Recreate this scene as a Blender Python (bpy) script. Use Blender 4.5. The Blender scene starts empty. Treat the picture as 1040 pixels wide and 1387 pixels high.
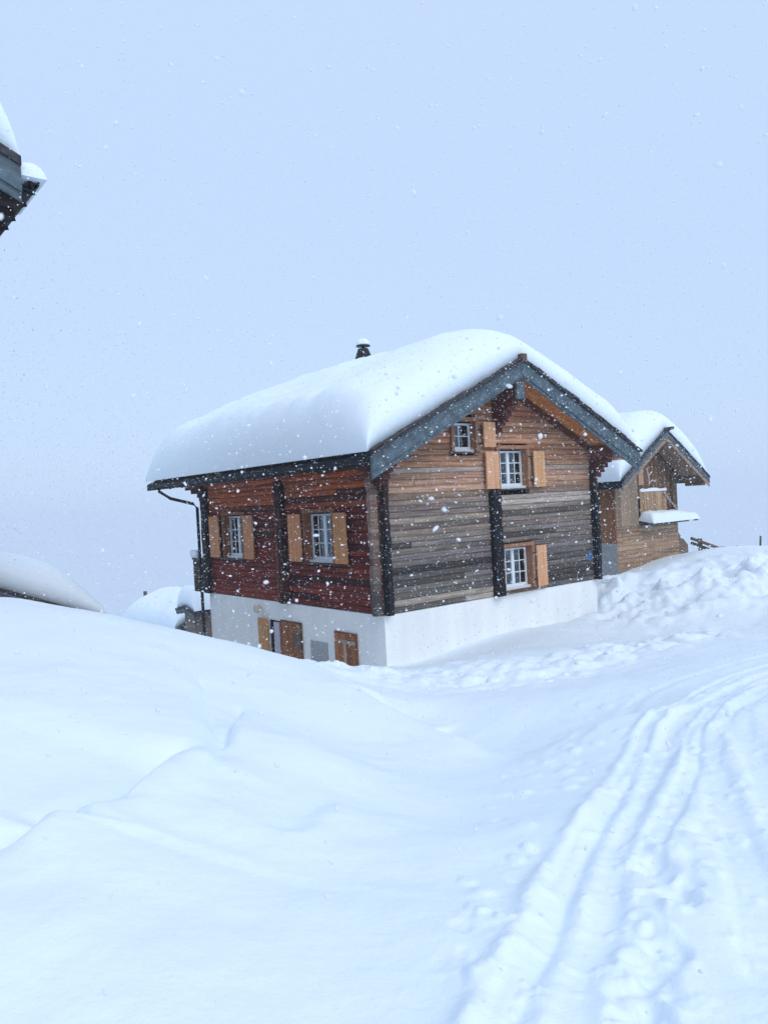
import bpy, math, random
import numpy as np
from mathutils import Vector, Matrix
random.seed(7); np.random.seed(7)
R = math.radians
sc = bpy.context.scene
col = sc.collection

# ------------------------------------------------------------------ camera, world, sun, exposure
F, ROLL, PITCH = 1043.5, -0.054, -0.015          # focal length in pixels of a 1040 px wide picture
cd = bpy.data.cameras.new('camera'); cam = bpy.data.objects.new('camera', cd); col.objects.link(cam)
sc.camera = cam
cd.sensor_fit = 'HORIZONTAL'; cd.sensor_width = 36.0; cd.lens = 36.0 * F / 1040.0
cd.dof.use_dof = True; cd.dof.focus_distance = 18.0; cd.dof.aperture_fstop = 11.0
cd.clip_start = 0.05; cd.clip_end = 2000
fwd = np.array([0, math.cos(PITCH), math.sin(PITCH)]); up0 = np.array([0, -math.sin(PITCH), math.cos(PITCH)]); r0 = np.array([1., 0, 0])
rgt = math.cos(ROLL) * r0 + math.sin(ROLL) * up0
upv = -math.sin(ROLL) * r0 + math.cos(ROLL) * up0
cam.matrix_world = Matrix(((rgt[0], upv[0], -fwd[0], 0), (rgt[1], upv[1], -fwd[1], 0), (rgt[2], upv[2], -fwd[2], 0), (0, 0, 0, 1)))

SUN_EL, SUN_AZ = R(42), R(150)                   # azimuth measured clockwise from +Y: behind the photographer, to the right
world = bpy.data.worlds.new('World'); sc.world = world; world.use_nodes = True
nt = world.node_tree; nt.nodes.clear()
out = nt.nodes.new('ShaderNodeOutputWorld'); bg = nt.nodes.new('ShaderNodeBackground')
sky = nt.nodes.new('ShaderNodeTexSky'); sky.sky_type = 'NISHITA'; sky.sun_disc = False
sky.sun_elevation = SUN_EL; sky.sun_rotation = SUN_AZ; sky.dust_density = 3.0
bg.inputs['Strength'].default_value = 0.03
nt.links.new(sky.outputs[0], bg.inputs['Color'])
bg2 = nt.nodes.new('ShaderNodeBackground')       # even cloud cover, a little brighter towards the zenith
tc = nt.nodes.new('ShaderNodeTexCoord'); sep = nt.nodes.new('ShaderNodeSeparateXYZ'); nt.links.new(tc.outputs['Generated'], sep.inputs[0])
cr = nt.nodes.new('ShaderNodeValToRGB'); nt.links.new(sep.outputs['Z'], cr.inputs[0])
cr.color_ramp.elements[0].position = 0.0; cr.color_ramp.elements[0].color = (0.47, 0.61, 0.855, 1)
cr.color_ramp.elements[1].position = 0.9; cr.color_ramp.elements[1].color = (0.58, 0.725, 0.955, 1)
nt.links.new(cr.outputs[0], bg2.inputs['Color']); bg2.inputs['Strength'].default_value = 1.0
ad = nt.nodes.new('ShaderNodeAddShader'); nt.links.new(bg.outputs[0], ad.inputs[0]); nt.links.new(bg2.outputs[0], ad.inputs[1]); nt.links.new(ad.outputs[0], out.inputs[0])
sd = bpy.data.lights.new('sun', 'SUN'); sd.energy = .9; sd.angle = R(35); sd.color = (1.0, 0.95, 0.88)
sun = bpy.data.objects.new('sun', sd); col.objects.link(sun)
sdir = Vector((math.sin(SUN_AZ) * math.cos(SUN_EL), math.cos(SUN_AZ) * math.cos(SUN_EL), math.sin(SUN_EL)))
sun.rotation_euler = sdir.to_track_quat('Z', 'Y').to_euler()
sc.view_settings.view_transform = 'Standard'; sc.view_settings.look = 'None'
sc.view_settings.exposure = 0.0; sc.view_settings.gamma = 1.0; sc.view_settings.use_curve_mapping = False
sc.cycles.volume_bounces = 2; sc.cycles.max_bounces = 8

# ------------------------------------------------------------------ numeric helpers
_perm = np.random.RandomState(3).permutation(256)
_g = np.random.RandomState(4).randn(256, 2); _g /= np.linalg.norm(_g, axis=1)[:, None]
def perlin(x, y):
    xi = np.floor(x).astype(int); yi = np.floor(y).astype(int); xf = x - xi; yf = y - yi
    u = xf ** 3 * (xf * (xf * 6 - 15) + 10); v = yf ** 3 * (yf * (yf * 6 - 15) + 10)
    def gr(ix, iy, dx, dy):
        h = _perm[(_perm[ix & 255] + iy) & 255]; return _g[h, 0] * dx + _g[h, 1] * dy
    a = gr(xi, yi, xf, yf); b = gr(xi + 1, yi, xf - 1, yf); c = gr(xi, yi + 1, xf, yf - 1); d = gr(xi + 1, yi + 1, xf - 1, yf - 1)
    return (a + u * (b - a)) + v * ((c + u * (d - c)) - (a + u * (b - a)))
def fbm(x, y, o=4, ox=0.0):
    s = 0; a = 1; f = 1
    for k in range(o):
        s = s + a * perlin(x * f + 13.7 * k + ox, y * f - 7.3 * k + ox); a *= .5; f *= 2.03
    return s
def sstep(t):
    t = np.clip(t, 0, 1); return t * t * (3 - 2 * t)
def ray(px, py):
    d = rgt * ((px - 520) / F) - upv * ((py - 693.5) / F) + fwd
    return d
def at(px, py, Y):
    d = ray(px, py); return d * (Y / d[1])

# ------------------------------------------------------------------ materials
def newmat(name):
    m = bpy.data.materials.new(name); m.use_nodes = True
    n = m.node_tree; b = n.nodes['Principled BSDF']; return m, n, b
def snow_mat(name, bumps=((30, .25, .004), (160, .3, .0015))):
    m, n, b = newmat(name)
    b.inputs['Base Color'].default_value = (.81, .90, .965, 1); b.inputs['Roughness'].default_value = .75
    b.inputs['Specular IOR Level'].default_value = .15
    t = n.nodes.new('ShaderNodeTexCoord'); prev = None
    for sc_, st, di in bumps:
        nz = n.nodes.new('ShaderNodeTexNoise'); nz.inputs['Scale'].default_value = sc_; nz.inputs['Detail'].default_value = 4
        n.links.new(t.outputs['Object'], nz.inputs['Vector'])
        bp = n.nodes.new('ShaderNodeBump'); bp.inputs['Strength'].default_value = st; bp.inputs['Distance'].default_value = di * 4
        n.links.new(nz.outputs['Fac'], bp.inputs['Height'])
        if prev: n.links.new(prev.outputs[0], bp.inputs['Normal'])
        prev = bp
    n.links.new(prev.outputs[0], b.inputs['Normal'])
    return m
def wood_mat(name, axis, rough=.75, contrast=.55, scale=3.0, weather=.35):
    """weathered timber: the object's own colour, times grain that runs along one axis"""
    m, n, b = newmat(name); L = n.links.new
    oi = n.nodes.new('ShaderNodeObjectInfo'); t = n.nodes.new('ShaderNodeTexCoord')
    mp = n.nodes.new('ShaderNodeMapping'); s = [scale * 9] * 3; s[axis] = scale * .45; mp.inputs['Scale'].default_value = s
    mu = n.nodes.new('ShaderNodeMath'); mu.operation = 'MULTIPLY'; mu.inputs[1].default_value = 91; L(oi.outputs['Random'], mu.inputs[0])
    cb = n.nodes.new('ShaderNodeCombineXYZ'); [L(mu.outputs[0], cb.inputs[k]) for k in range(3)]
    L(cb.outputs[0], mp.inputs['Location']); L(t.outputs['Object'], mp.inputs['Vector'])
    nz = n.nodes.new('ShaderNodeTexNoise'); nz.inputs['Scale'].default_value = 1; nz.inputs['Detail'].default_value = 7; nz.inputs['Roughness'].default_value = .65
    L(mp.outputs[0], nz.inputs['Vector'])
    r1 = n.nodes.new('ShaderNodeMapRange'); r1.inputs['From Min'].default_value = .3; r1.inputs['From Max'].default_value = .7
    r1.inputs['To Min'].default_value = 1 - contrast; r1.inputs['To Max'].default_value = 1 + contrast * .7; L(nz.outputs['Fac'], r1.inputs[0])
    vm = n.nodes.new('ShaderNodeVectorMath'); vm.operation = 'SCALE'; L(oi.outputs['Color'], vm.inputs[0]); L(r1.outputs[0], vm.inputs['Scale'])
    # blotches of grey weathering
    m2 = n.nodes.new('ShaderNodeMapping'); s2 = [scale * 1.6] * 3; s2[axis] = scale * .35; m2.inputs['Scale'].default_value = s2
    L(cb.outputs[0], m2.inputs['Location']); L(t.outputs['Object'], m2.inputs['Vector'])
    n2 = n.nodes.new('ShaderNodeTexNoise'); n2.inputs['Scale'].default_value = 1; n2.inputs['Detail'].default_value = 5; L(m2.outputs[0], n2.inputs['Vector'])
    r2 = n.nodes.new('ShaderNodeMapRange'); r2.inputs['From Min'].default_value = .48; r2.inputs['From Max'].default_value = .68; r2.inputs['To Max'].default_value = weather; L(n2.outputs['Fac'], r2.inputs[0])
    hs = n.nodes.new('ShaderNodeHueSaturation'); hs.inputs['Saturation'].default_value = .55; hs.inputs['Value'].default_value = .45; L(vm.outputs[0], hs.inputs['Color'])
    mx = n.nodes.new('ShaderNodeMix'); mx.data_type = 'RGBA'; L(r2.outputs[0], mx.inputs[0]); L(vm.outputs[0], mx.inputs[6]); L(hs.outputs[0], mx.inputs[7])
    L(mx.outputs[2], b.inputs['Base Color'])
    b.inputs['Roughness'].default_value = rough; b.inputs['Specular IOR Level'].default_value = .25
    bp = n.nodes.new('ShaderNodeBump'); bp.inputs['Strength'].default_value = .5; bp.inputs['Distance'].default_value = .01
    L(nz.outputs['Fac'], bp.inputs['Height']); L(bp.outputs[0], b.inputs['Normal'])
    return m
def plain_mat(name, c, rough=.6, noise=.15, scale=4, metal=0, spec=.3, streak=0):
    m, n, b = newmat(name); L = n.links.new
    t = n.nodes.new('ShaderNodeTexCoord'); nz = n.nodes.new('ShaderNodeTexNoise'); nz.inputs['Scale'].default_value = scale; nz.inputs['Detail'].default_value = 6
    if streak:
        mp = n.nodes.new('ShaderNodeMapping'); mp.inputs['Scale'].default_value = (1, 1, .12); L(t.outputs['Object'], mp.inputs['Vector']); L(mp.outputs[0], nz.inputs['Vector'])
    else: L(t.outputs['Object'], nz.inputs['Vector'])
    r1 = n.nodes.new('ShaderNodeMapRange'); r1.inputs['From Min'].default_value = .3; r1.inputs['From Max'].default_value = .7
    r1.inputs['To Min'].default_value = 1 - noise; r1.inputs['To Max'].default_value = 1 + noise; L(nz.outputs['Fac'], r1.inputs[0])
    vm = n.nodes.new('ShaderNodeVectorMath'); vm.operation = 'SCALE'; vm.inputs[0].default_value = c; L(r1.outputs[0], vm.inputs['Scale']); L(vm.outputs[0], b.inputs['Base Color'])
    b.inputs['Roughness'].default_value = rough; b.inputs['Metallic'].default_value = metal; b.inputs['Specular IOR Level'].default_value = spec
    bp = n.nodes.new('ShaderNodeBump'); bp.inputs['Strength'].default_value = .25; bp.inputs['Distance'].default_value = .01; L(nz.outputs['Fac'], bp.inputs['Height']); L(bp.outputs[0], b.inputs['Normal'])
    return m
M = {}
M['ground'] = snow_mat('ground_snow', ((5, .10, .010), (16, .22, .006), (70, .25, .0025), (320, .25, .001)))
M['snow'] = snow_mat('roof_snow_mat', ((3, .15, .02), (14, .15, .006), (90, .2, .002)))
M['wx'] = wood_mat('timber_x', 0); M['wy'] = wood_mat('timber_y', 1); M['wz'] = wood_mat('timber_z', 2, contrast=.35, weather=.15)
M['plaster'] = plain_mat('white_plaster', (.83, .85, .84), .85, .055, 2.5, streak=1)
M['slate'] = plain_mat('blue_grey_slate', (.085, .12, .142), .7, .45, 5)
M['tile'] = plain_mat('stone_tile', (.045, .045, .05), .8, .5, 12)
M['dark'] = plain_mat('dark_metal', (.012, .015, .02), .7, .3, 8)
M['white'] = plain_mat('white_paint', (.72, .78, .82), .45, .05, 10)
M['curtain'] = plain_mat('curtain_cloth', (.62, .68, .78), .9, .15, 14)
M['black'] = plain_mat('dark_interior', (.012, .012, .014), .9, .1, 3)
M['grey'] = plain_mat('grey_sheet', (.36, .38, .38), .6, .12, 9)
M['pale'] = plain_mat('pale_lilac_paint', (.50, .47, .54), .6, .08, 6)
M['beige'] = plain_mat('beige_plastic', (.55, .5, .42), .5, .1, 6)
M['blue'] = plain_mat('blue_enamel', (.06, .14, .30), .4, .1, 6)
m, n, b = newmat('window_glass'); n.nodes.remove(b)
gl = n.nodes.new('ShaderNodeBsdfGlossy'); gl.inputs['Roughness'].default_value = .03; gl.inputs['Color'].default_value = (.9, .95, 1, 1)
tr = n.nodes.new('ShaderNodeBsdfTransparent'); tr.inputs['Color'].default_value = (.8, .85, .88, 1)
fr = n.nodes.new('ShaderNodeFresnel'); fr.inputs['IOR'].default_value = 1.9; ms = n.nodes.new('ShaderNodeMixShader')
n.links.new(fr.outputs[0], ms.inputs[0]); n.links.new(tr.outputs[0], ms.inputs[1]); n.links.new(gl.outputs[0], ms.inputs[2]); n.links.new(ms.outputs[0], n.nodes['Material Output'].inputs[0]); M['glass'] = m
m, n, b = newmat('snowflake'); n.nodes.remove(b)
d1 = n.nodes.new('ShaderNodeBsdfDiffuse'); d1.inputs[0].default_value = (.92, .94, .96, 1); d2 = n.nodes.new('ShaderNodeBsdfTranslucent'); d2.inputs[0].default_value = (.92, .94, .96, 1)
ms = n.nodes.new('ShaderNodeMixShader'); ms.inputs[0].default_value = .4; n.links.new(d1.outputs[0], ms.inputs[1]); n.links.new(d2.outputs[0], ms.inputs[2]); n.links.new(ms.outputs[0], n.nodes['Material Output'].inputs[0]); M['flake'] = m

# ------------------------------------------------------------------ object helpers
CEN = {}
def mesh_obj(name, V, Fc, mat, parent=None, color=None, smooth=False, recenter=True, label=None):
    V = np.asarray(V, float)
    c = (V.min(0) + V.max(0)) / 2 if recenter else np.zeros(3)
    me = bpy.data.meshes.new(name); me.from_pydata((V - c).tolist(), [], Fc if isinstance(Fc, list) else Fc.tolist())
    if smooth: me.polygons.foreach_set('use_smooth', [True] * len(me.polygons))
    me.materials.append(mat); me.update()
    o = bpy.data.objects.new(name, me); col.objects.link(o)
    if color is not None: o.color = (*color, 1)
    CEN[o.name] = c
    if parent is not None:
        o.parent = parent; o.location = Vector(c - CEN.get(parent.name, np.zeros(3)))
    else: o.location = Vector(c)
    if label: o['label'] = label
    return o
def tag(o, label, cat=None, group=None, kind=None):
    if label: o['label'] = label
    if cat: o['category'] = cat
    if group: o['group'] = group
    if kind: o['kind'] = kind
    return o
def root(name, loc, yaw, zb, label, cat, group=None):
    """Empty at the foot of a building; children are given in coordinates whose z=0 lies zb above that foot"""
    o = bpy.data.objects.new(name, None); col.objects.link(o); o.location = (loc[0], loc[1], loc[2] - zb); o.rotation_euler.z = yaw
    CEN[o.name] = np.array([0, 0, -zb]); return tag(o, label, cat, group)
class MB:
    def __init__(s): s.v = []; s.f = []
    def box(s, a, b):
        x0, x1 = sorted((a[0], b[0])); y0, y1 = sorted((a[1], b[1])); z0, z1 = sorted((a[2], b[2])); k = len(s.v)
        s.v += [(x0, y0, z0), (x1, y0, z0), (x1, y1, z0), (x0, y1, z0), (x0, y0, z1), (x1, y0, z1), (x1, y1, z1), (x0, y1, z1)]
        s.f += [[k, k + 3, k + 2, k + 1], [k + 4, k + 5, k + 6, k + 7], [k, k + 1, k + 5, k + 4], [k + 1, k + 2, k + 6, k + 5], [k + 2, k + 3, k + 7, k + 6], [k + 3, k, k + 4, k + 7]]; return s
    def hexa(s, P):       # 8 corners, bottom ring then top ring
        k = len(s.v); s.v += [tuple(p) for p in P]
        s.f += [[k, k + 3, k + 2, k + 1], [k + 4, k + 5, k + 6, k + 7], [k, k + 1, k + 5, k + 4], [k + 1, k + 2, k + 6, k + 5], [k + 2, k + 3, k + 7, k + 6], [k + 3, k, k + 4, k + 7]]; return s
    def tube(s, P, r, n=8):
        P = [Vector(p) for p in P]; rings = []
        for i, p in enumerate(P):
            d = (P[min(i + 1, len(P) - 1)] - P[max(i - 1, 0)]).normalized(); a = d.orthogonal().normalized() if abs(d.z) < .9 else Vector((1, 0, 0)); a = (a - d * a.dot(d)).normalized(); bb = d.cross(a)
            rr = r[i] if isinstance(r, (list, tuple)) else r; k = len(s.v)
            s.v += [tuple(p + (a * math.cos(2 * math.pi * j / n) + bb * math.sin(2 * math.pi * j / n)) * rr) for j in range(n)]; rings.append(k)
        for k0, k1 in zip(rings, rings[1:]):
            s.f += [[k0 + j, k0 + (j + 1) % n, k1 + (j + 1) % n, k1 + j] for j in range(n)]
        s.f += [[rings[0] + j for j in range(n)][::-1], [rings[-1] + j for j in range(n)]]; return s
    def make(s, name, mat, parent=None, color=None, **k): return mesh_obj(name, s.v, s.f, mat, parent, color, **k)
def jit(c, a=.15):
    k = 1 + random.uniform(-a, a); return tuple(max(.004, x * k * (1 + random.uniform(-.04, .04))) for x in c)
def mixc(a, b, t): t = min(1, max(0, t)); return tuple(x + (y - x) * t for x, y in zip(a, b))

def plank(name, axis, a0b, a1b, a0t, a1t, z0, z1, front, back, mat, parent, color, bulge=.014, segs=3, wob=.004, out=-1):
    """one board of a wall; axis 0: runs along x and faces -y, axis 1: runs along y and faces -x"""
    h = z1 - z0; prof = [(back, 0), (front + bulge, .0), (front + .002, .14), (front - bulge * .3, .5), (front + .002, .88), (front + bulge, 1.0), (back, 1)]
    V = []; n = len(prof)
    for i in range(segs + 1):
        t = i / segs; w = random.uniform(-wob, wob)
        for d, q in prof:
            a = (a0b + (a1b - a0b) * t) * (1 - q) + (a0t + (a1t - a0t) * t) * q
            z = z0 + h * q + (w if 0 < q < 1 else 0); dd = d + (random.uniform(-wob, wob) if 0 < q < 1 else 0)
            V.append((a, dd, z) if axis == 0 else (dd, a, z))
    Fc = []
    for i in range(segs):
        for j in range(n):
            q = [i * n + j, i * n + (j + 1) % n, (i + 1) * n + (j + 1) % n, (i + 1) * n + j]
            Fc.append(q if axis == 0 else q[::-1])
    e0 = list(range(n)); e1 = [segs * n + j for j in range(n)]
    Fc += [e0[::-1], e1] if axis == 0 else [e0, e1[::-1]]
    return mesh_obj(name, V, Fc, mat, parent, color)

def roof_z(x, W, os_, he, hr):
    return hr - abs(x - W / 2) * (hr - he) / (W / 2 + os_)
def roof_slab(name, W, L, os_, og, ob, he, hr, th, mat, parent, zoff=0, inset=0):
    V = []; x = [-os_ + inset, W / 2, W + os_ - inset]
    for y in (-og + inset, L + ob - inset):
        for xx in x: V.append((xx, y, roof_z(xx, W, os_, he, hr) + zoff))
        for xx in x: V.append((xx, y, roof_z(xx, W, os_, he, hr) + zoff - th))
    Fc = [[0, 1, 7, 6], [1, 2, 8, 7], [3, 9, 10, 4], [4, 10, 11, 5], [0, 6, 9, 3], [2, 5, 11, 8], [0, 3, 4, 1], [1, 4, 5, 2], [6, 7, 10, 9], [7, 8, 11, 10]]
    return mesh_obj(name, V, Fc, mat, parent)
def snow_blanket(name, W, L, os_, og, ob, he, hr, T, loc_root, label, group=None, rad=(.75, 1.1, 1.5), seed=0.0, nx=90, ny=110, over=.06, lip=.3, zbase=.15, expo=2.4):
    """a thick soft layer lying on a gable roof; top-level, same frame as its building"""
    def axis(n, lo, hi):
        t = np.linspace(-1, 1, n); s = np.sign(t) * (1 - (1 - np.abs(t)) ** 1.9); return lo + (hi - lo) * (s + 1) / 2
    xs = axis(nx, -os_ - over, W + os_ + over * .3); ys = axis(ny, -og + .03, L + ob + over)
    X, Y = np.meshgrid(xs, ys, indexing='ij')
    rz = lambda x: hr - np.abs(x - W / 2) * (hr - he) / (W / 2 + os_)
    wob_ = fbm(X * 1.6 + Y * 1.6, Y * .9, 3, seed + 2) * .05; d1 = X - xs[0]; d2 = xs[-1] - X; d3 = Y - ys[0]; d4 = ys[-1] - Y
    def prof(d, r, e=expo):
        return (1 - (1 - np.clip(d / r, 0, 1)) ** e) ** (1 / e)
    k = prof(d1, rad[0]) * prof(d2, rad[0] * 1.6, 1.8) * (lip + (1 - lip) * prof(d3, rad[1], 1.9)) * prof(d4, rad[2], 2.0)
    k = np.clip(k * (1 + wob_ * 1.2), 0, 1.1)
    smooth_ridge = np.sqrt((X - W / 2) ** 2 + .9 ** 2) - .9
    rzs = hr - smooth_ridge * (hr - he) / (W / 2 + os_)
    n_ = fbm(X * .28, Y * .28, 3, seed) * .12 + fbm(X * 1.1, Y * 1.1, 3, seed + 5) * .03 + fbm(X * 4, Y * 4, 3, seed + 8) * .006
    Z = zbase - .02 + (rz(X) * (1 - k) + rzs * k) - .0 + k * (T + n_)
    # edge bulge: the snow leans outwards a little over the eave
    top = np.stack([X - .07 * np.exp(-d1 / .25) * k, Y, Z], -1).reshape(-1, 3)
    bot = np.stack([X, Y, rz(X) + zbase - .03], -1).reshape(-1, 3)
    n0 = nx * ny; idx = np.arange(n0).reshape(nx, ny)
    q = np.stack([idx[:-1, :-1], idx[1:, :-1], idx[1:, 1:], idx[:-1, 1:]], -1).reshape(-1, 4)
    fc = q.tolist() + (q[:, ::-1] + n0).tolist()
    e = list(idx[:, 0]) + list(idx[-1, 1:]) + list(idx[::-1, -1][1:]) + list(idx[0, ::-1][1:])
    for a, b_ in zip(e, e[1:]): fc.append([int(b_), int(a), int(a) + n0, int(b_) + n0])
    o = mesh_obj(name, np.concatenate([top, bot]), fc, M['snow'], None, smooth=True, recenter=False)
    o.location = (loc_root[0], loc_root[1], loc_root[2]); o.rotation_euler.z = loc_root[3]
    return tag(o, label, 'snow', group, 'thing')

# ------------------------------------------------------------------ the ground
YAW = 0.674
HX, HY, HZ = -0.121, 17.0, -2.549                 # near corner of the log house, foot of its timber
W, L = 7.766, 8.681
ex = np.array([math.cos(YAW), math.sin(YAW)]); ey = np.array([-math.sin(YAW), math.cos(YAW)])
def wallpt(px, py, which, o):                     # a picture point on a house wall
    d = ray(px, py); n2 = ey if which == 'g' else ex; O = np.array([HX, HY])
    t = (n2 @ O + o) / (n2 @ d[:2]); return d * t
P3 = []
def cp(px, py, Y): P3.append(at(px, py, Y))
def cw(X, Y, Z): P3.append(np.array([X, Y, Z], float))
# mound on the left, its crest and its near face
for a in [(0, 1387, 2.3), (150, 1387, 2.32), (300, 1387, 2.35), (520, 1387, 2.38), (0, 1250, 2.8), (0, 1120, 3.5), (130, 1100, 3.8), (0, 1060, 4.1), (0, 950, 5.3), (150, 950, 5.8), (0, 870, 7.2), (0, 808, 9.6),
          (70, 817, 9.8), (140, 831, 10), (210, 848, 10.5), (285, 868, 11), (340, 882, 11.5), (400, 895, 12.2), (450, 904, 12.8), (300, 1250, 2.95), (300, 1100, 4.0), (300, 980, 5.6), (300, 910, 8.2), (400, 930, 8.6), (420, 1000, 5.8),
          (480, 926, 10.6), (520, 952, 9.5), (560, 975, 8.8), (600, 984, 8.4), (640, 1008, 7.6), (690, 1034, 6.8), (620, 1060, 5.9), (520, 1100, 4.7), (520, 1220, 3.3), (450, 1020, 6.2), (530, 1010, 7.3), (580, 1010, 7.4)]: cp(*a)
# the flat trough and the road
for a in [(600, 1002, 9.2), (560, 992, 9.7), (650, 1008, 8.7), (520, 970, 10.6), (640, 970, 10.2), (560, 953, 11.0), (720, 1010, 7.9), (700, 1100, 4.65), (700, 1250, 3.0), (800, 1387, 2.32), (1040, 1387, 2.34), (800, 1100, 4.35), (1040, 1100, 4.1), (800, 980, 7.2), (1040, 950, 7.0), (760, 935, 10.6), (700, 955, 10.2),
          (900, 900, 12.2), (1040, 885, 10.5), (1040, 862, 14.5), (960, 868, 15.5), (850, 912, 12.2), (900, 1200, 3.3), (920, 1020, 5.6)]: cp(*a)
# ploughed bank in front of the house
for a in [(480, 925, 12.0), (560, 938, 12.1), (650, 935, 12.4), (740, 922, 12.6), (820, 905, 13.2), (560, 914, 13.6), (650, 904, 13.9), (720, 897, 14.2), (800, 884, 14.8), (880, 873, 16.0), (930, 868, 16.8)]: cp(*a)
# drift against the walls
for a in [(521, 903, 0), (570, 897, 0), (600, 885, 0), (640, 871, 0), (700, 853, 0), (760, 843, 0), (805, 839, 0)]: P3.append(wallpt(a[0], a[1], 'g', 0))
for a in [(575, 900, 16.3), (650, 886, 16.3), (720, 870, 17.2), (800, 858, 18.5), (860, 862, 18.2)]: cp(*a)
P3.append(wallpt(500, 902, 'l', 0)); P3.append(wallpt(430, 900, 'l', 0)); P3.append(wallpt(353, 898, 'l', 0)); P3.append(wallpt(288, 885, 'l', 0))
cw(-2.2, 16.2, -4.0); cw(-4.5, 17.5, -4.6); cw(-7.5, 21, -5.2); cw(-4.5, 14.5, -3.4); cw(-7, 14, -3.3); cw(-10, 14.5, -3.6); cw(-3.5, 15, -3.4)
# snow heap on the right, up to the barn
for a in [(850, 857, 18.6), (900, 862, 18.2), (950, 862, 17.6), (1000, 855, 17.4), (1040, 845, 17.2), (818, 800, 22.8), (826, 838, 20.5), (838, 779, 26.3), (880, 772, 25.6), (870, 800, 22.6), (900, 765, 25.4), (925, 752, 27), (950, 745, 26.5), (960, 765, 24),
          (960, 800, 21.2), (1000, 750, 25.0), (1040, 748, 24), (1000, 790, 21.3), (1040, 790, 20.5), (930, 800, 21.5), (900, 830, 19.6), (1000, 825, 19), (985, 746, 29)]: cp(*a)
cw(10, 30, -2.9); cw(15, 30, -3.2); cw(18, 22, -2.4); cw(16, 14, -2.2); cw(10, 8, -1.75); cw(8, 2, -1.5); cw(0, -3, -1.4); cw(-8, -3, -.9); cw(-8, 4, -.6); cw(-14, 8, -.7); cw(8, -10, -.8); cw(-16, 14, -3.2)
cw(4, 22, -4.1); cw(1, 25, -4.9); cw(-3, 30, -6.5); cw(-8, 30, -7.2); cw(8, 34, -4.5); cw(20, 38, -7); cw(-20, 26, -6.5); cw(-10, 42, -10.5); cw(5, 45, -10); cw(-30, 45, -13); cw(28, 28, -4); cw(30, 45, -12); cw(25, 10, -1); cw(-25, 2, 0); cw(0, -20, 0.5); cw(25, -15, .8); cw(-25, -15, 1)
P3 = np.array(P3)
def tps(r2): return np.where(r2 > 1e-9, r2 * np.log(r2 + 1e-12) * .5, 0)
def rbf_fit(Pn, lam=.004):
    A = Pn[:, :2]; n_ = len(A); r2 = ((A[:, None] - A[None]) ** 2).sum(-1); K = tps(r2) + lam * np.eye(n_) * 10
    Pm = np.c_[np.ones(n_), A]; S = np.block([[K, Pm], [Pm.T, np.zeros((3, 3))]]); return np.linalg.solve(S, np.r_[Pn[:, 2], 0, 0, 0])
SW = rbf_fit(P3)
def base_h(X, Y):
    sh = X.shape; x = X.ravel(); y = Y.ravel(); o = np.empty(len(x))
    for i in range(0, len(x), 40000):
        a = x[i:i + 40000]; c = y[i:i + 40000]; r2 = (a[:, None] - P3[None, :, 0]) ** 2 + (c[:, None] - P3[None, :, 1]) ** 2
        o[i:i + 40000] = tps(r2) @ SW[:len(P3)] + SW[-3] + SW[-2] * a + SW[-1] * c
    rr = np.hypot(x, y - 10); far = -11 - .13 * (rr - 42) + .16 * np.clip(-y, 0, 200)
    t = sstep((rr - 26) / 20); o = o * (1 - t) + far * t
    return o.reshape(sh)
def drop_on_ground(pts):
    """picture points to places on the ground (ray march)"""
    res = []
    for px, py in pts:
        d = ray(px, py); ts = np.geomspace(1.5, 32, 500); h = base_h(d[0] * ts, d[1] * ts); below = np.nonzero(d[2] * ts < h)[0]
        if len(below):
            k = max(1, below[0]); g0 = d[2] * ts[k - 1] - h[k - 1]; g1 = d[2] * ts[k] - h[k]; t = ts[k - 1] + (ts[k] - ts[k - 1]) * g0 / (g0 - g1 + 1e-12)
        else: t = 12.0
        res.append((d[0] * t, d[1] * t))
    return np.array(res)
def dist_poly(X, Y, P):
    best = np.full(X.shape, 1e9); side = np.zeros(X.shape); par = np.zeros(X.shape); s0 = 0
    for a, c in zip(P, P[1:]):
        d = c - a; l2 = d @ d + 1e-12; t = np.clip(((X - a[0]) * d[0] + (Y - a[1]) * d[1]) / l2, 0, 1)
        dx = X - a[0] - t * d[0]; dy = Y - a[1] - t * d[1]; dd = np.hypot(dx, dy); m_ = dd < best
        best = np.where(m_, dd, best); side = np.where(m_, np.sign(dx * d[1] - dy * d[0]), side); par = np.where(m_, s0 + t * math.sqrt(l2), par); s0 += math.sqrt(l2)
    return best, side, par, s0
def smooth_poly(P, n=80):
    P = np.asarray(P, float); t = np.linspace(0, len(P) - 1, n); k = np.arange(len(P)); out_ = np.c_[np.interp(t, k, P[:, 0]), np.interp(t, k, P[:, 1])]
    for _ in range(30): out_[1:-1] = (out_[:-2] + 2 * out_[1:-1] + out_[2:]) / 4
    return out_
# wheel and ski ruts (picture polylines laid on the ground): width, depth, heaped rim
RUTS = [([(742, 1420), (778, 1300), (808, 1190), (840, 1110), (872, 1060), (890, 1018), (925, 975), (975, 943), (1060, 905)], .13, .085, .03),
        ([(668, 1420), (712, 1330), (748, 1240), (785, 1160), (818, 1105), (848, 1050), (864, 1010), (895, 965), (950, 930), (1060, 893)], .06, .035, .05),
        ([(880, 1180), (905, 1120), (932, 1065), (938, 1010), (948, 978), (985, 948), (1060, 918)], .07, .07, .02),
        ([(1060, 1330), (1020, 1210), (990, 1120), (968, 1050), (958, 1000), (975, 965), (1060, 926)], .11, .045, .02),
        ([(1060, 1120), (1030, 1040), (1003, 985), (1000, 960), (1060, 935)], .10, .035, .015),
        ([(820, 1420), (848, 1280), (866, 1200), (880, 1180)], .10, .035, .02),
        ([(760, 1020), (800, 985), (860, 945), (930, 918), (1060, 880)], .10, .025, .012)]
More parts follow.
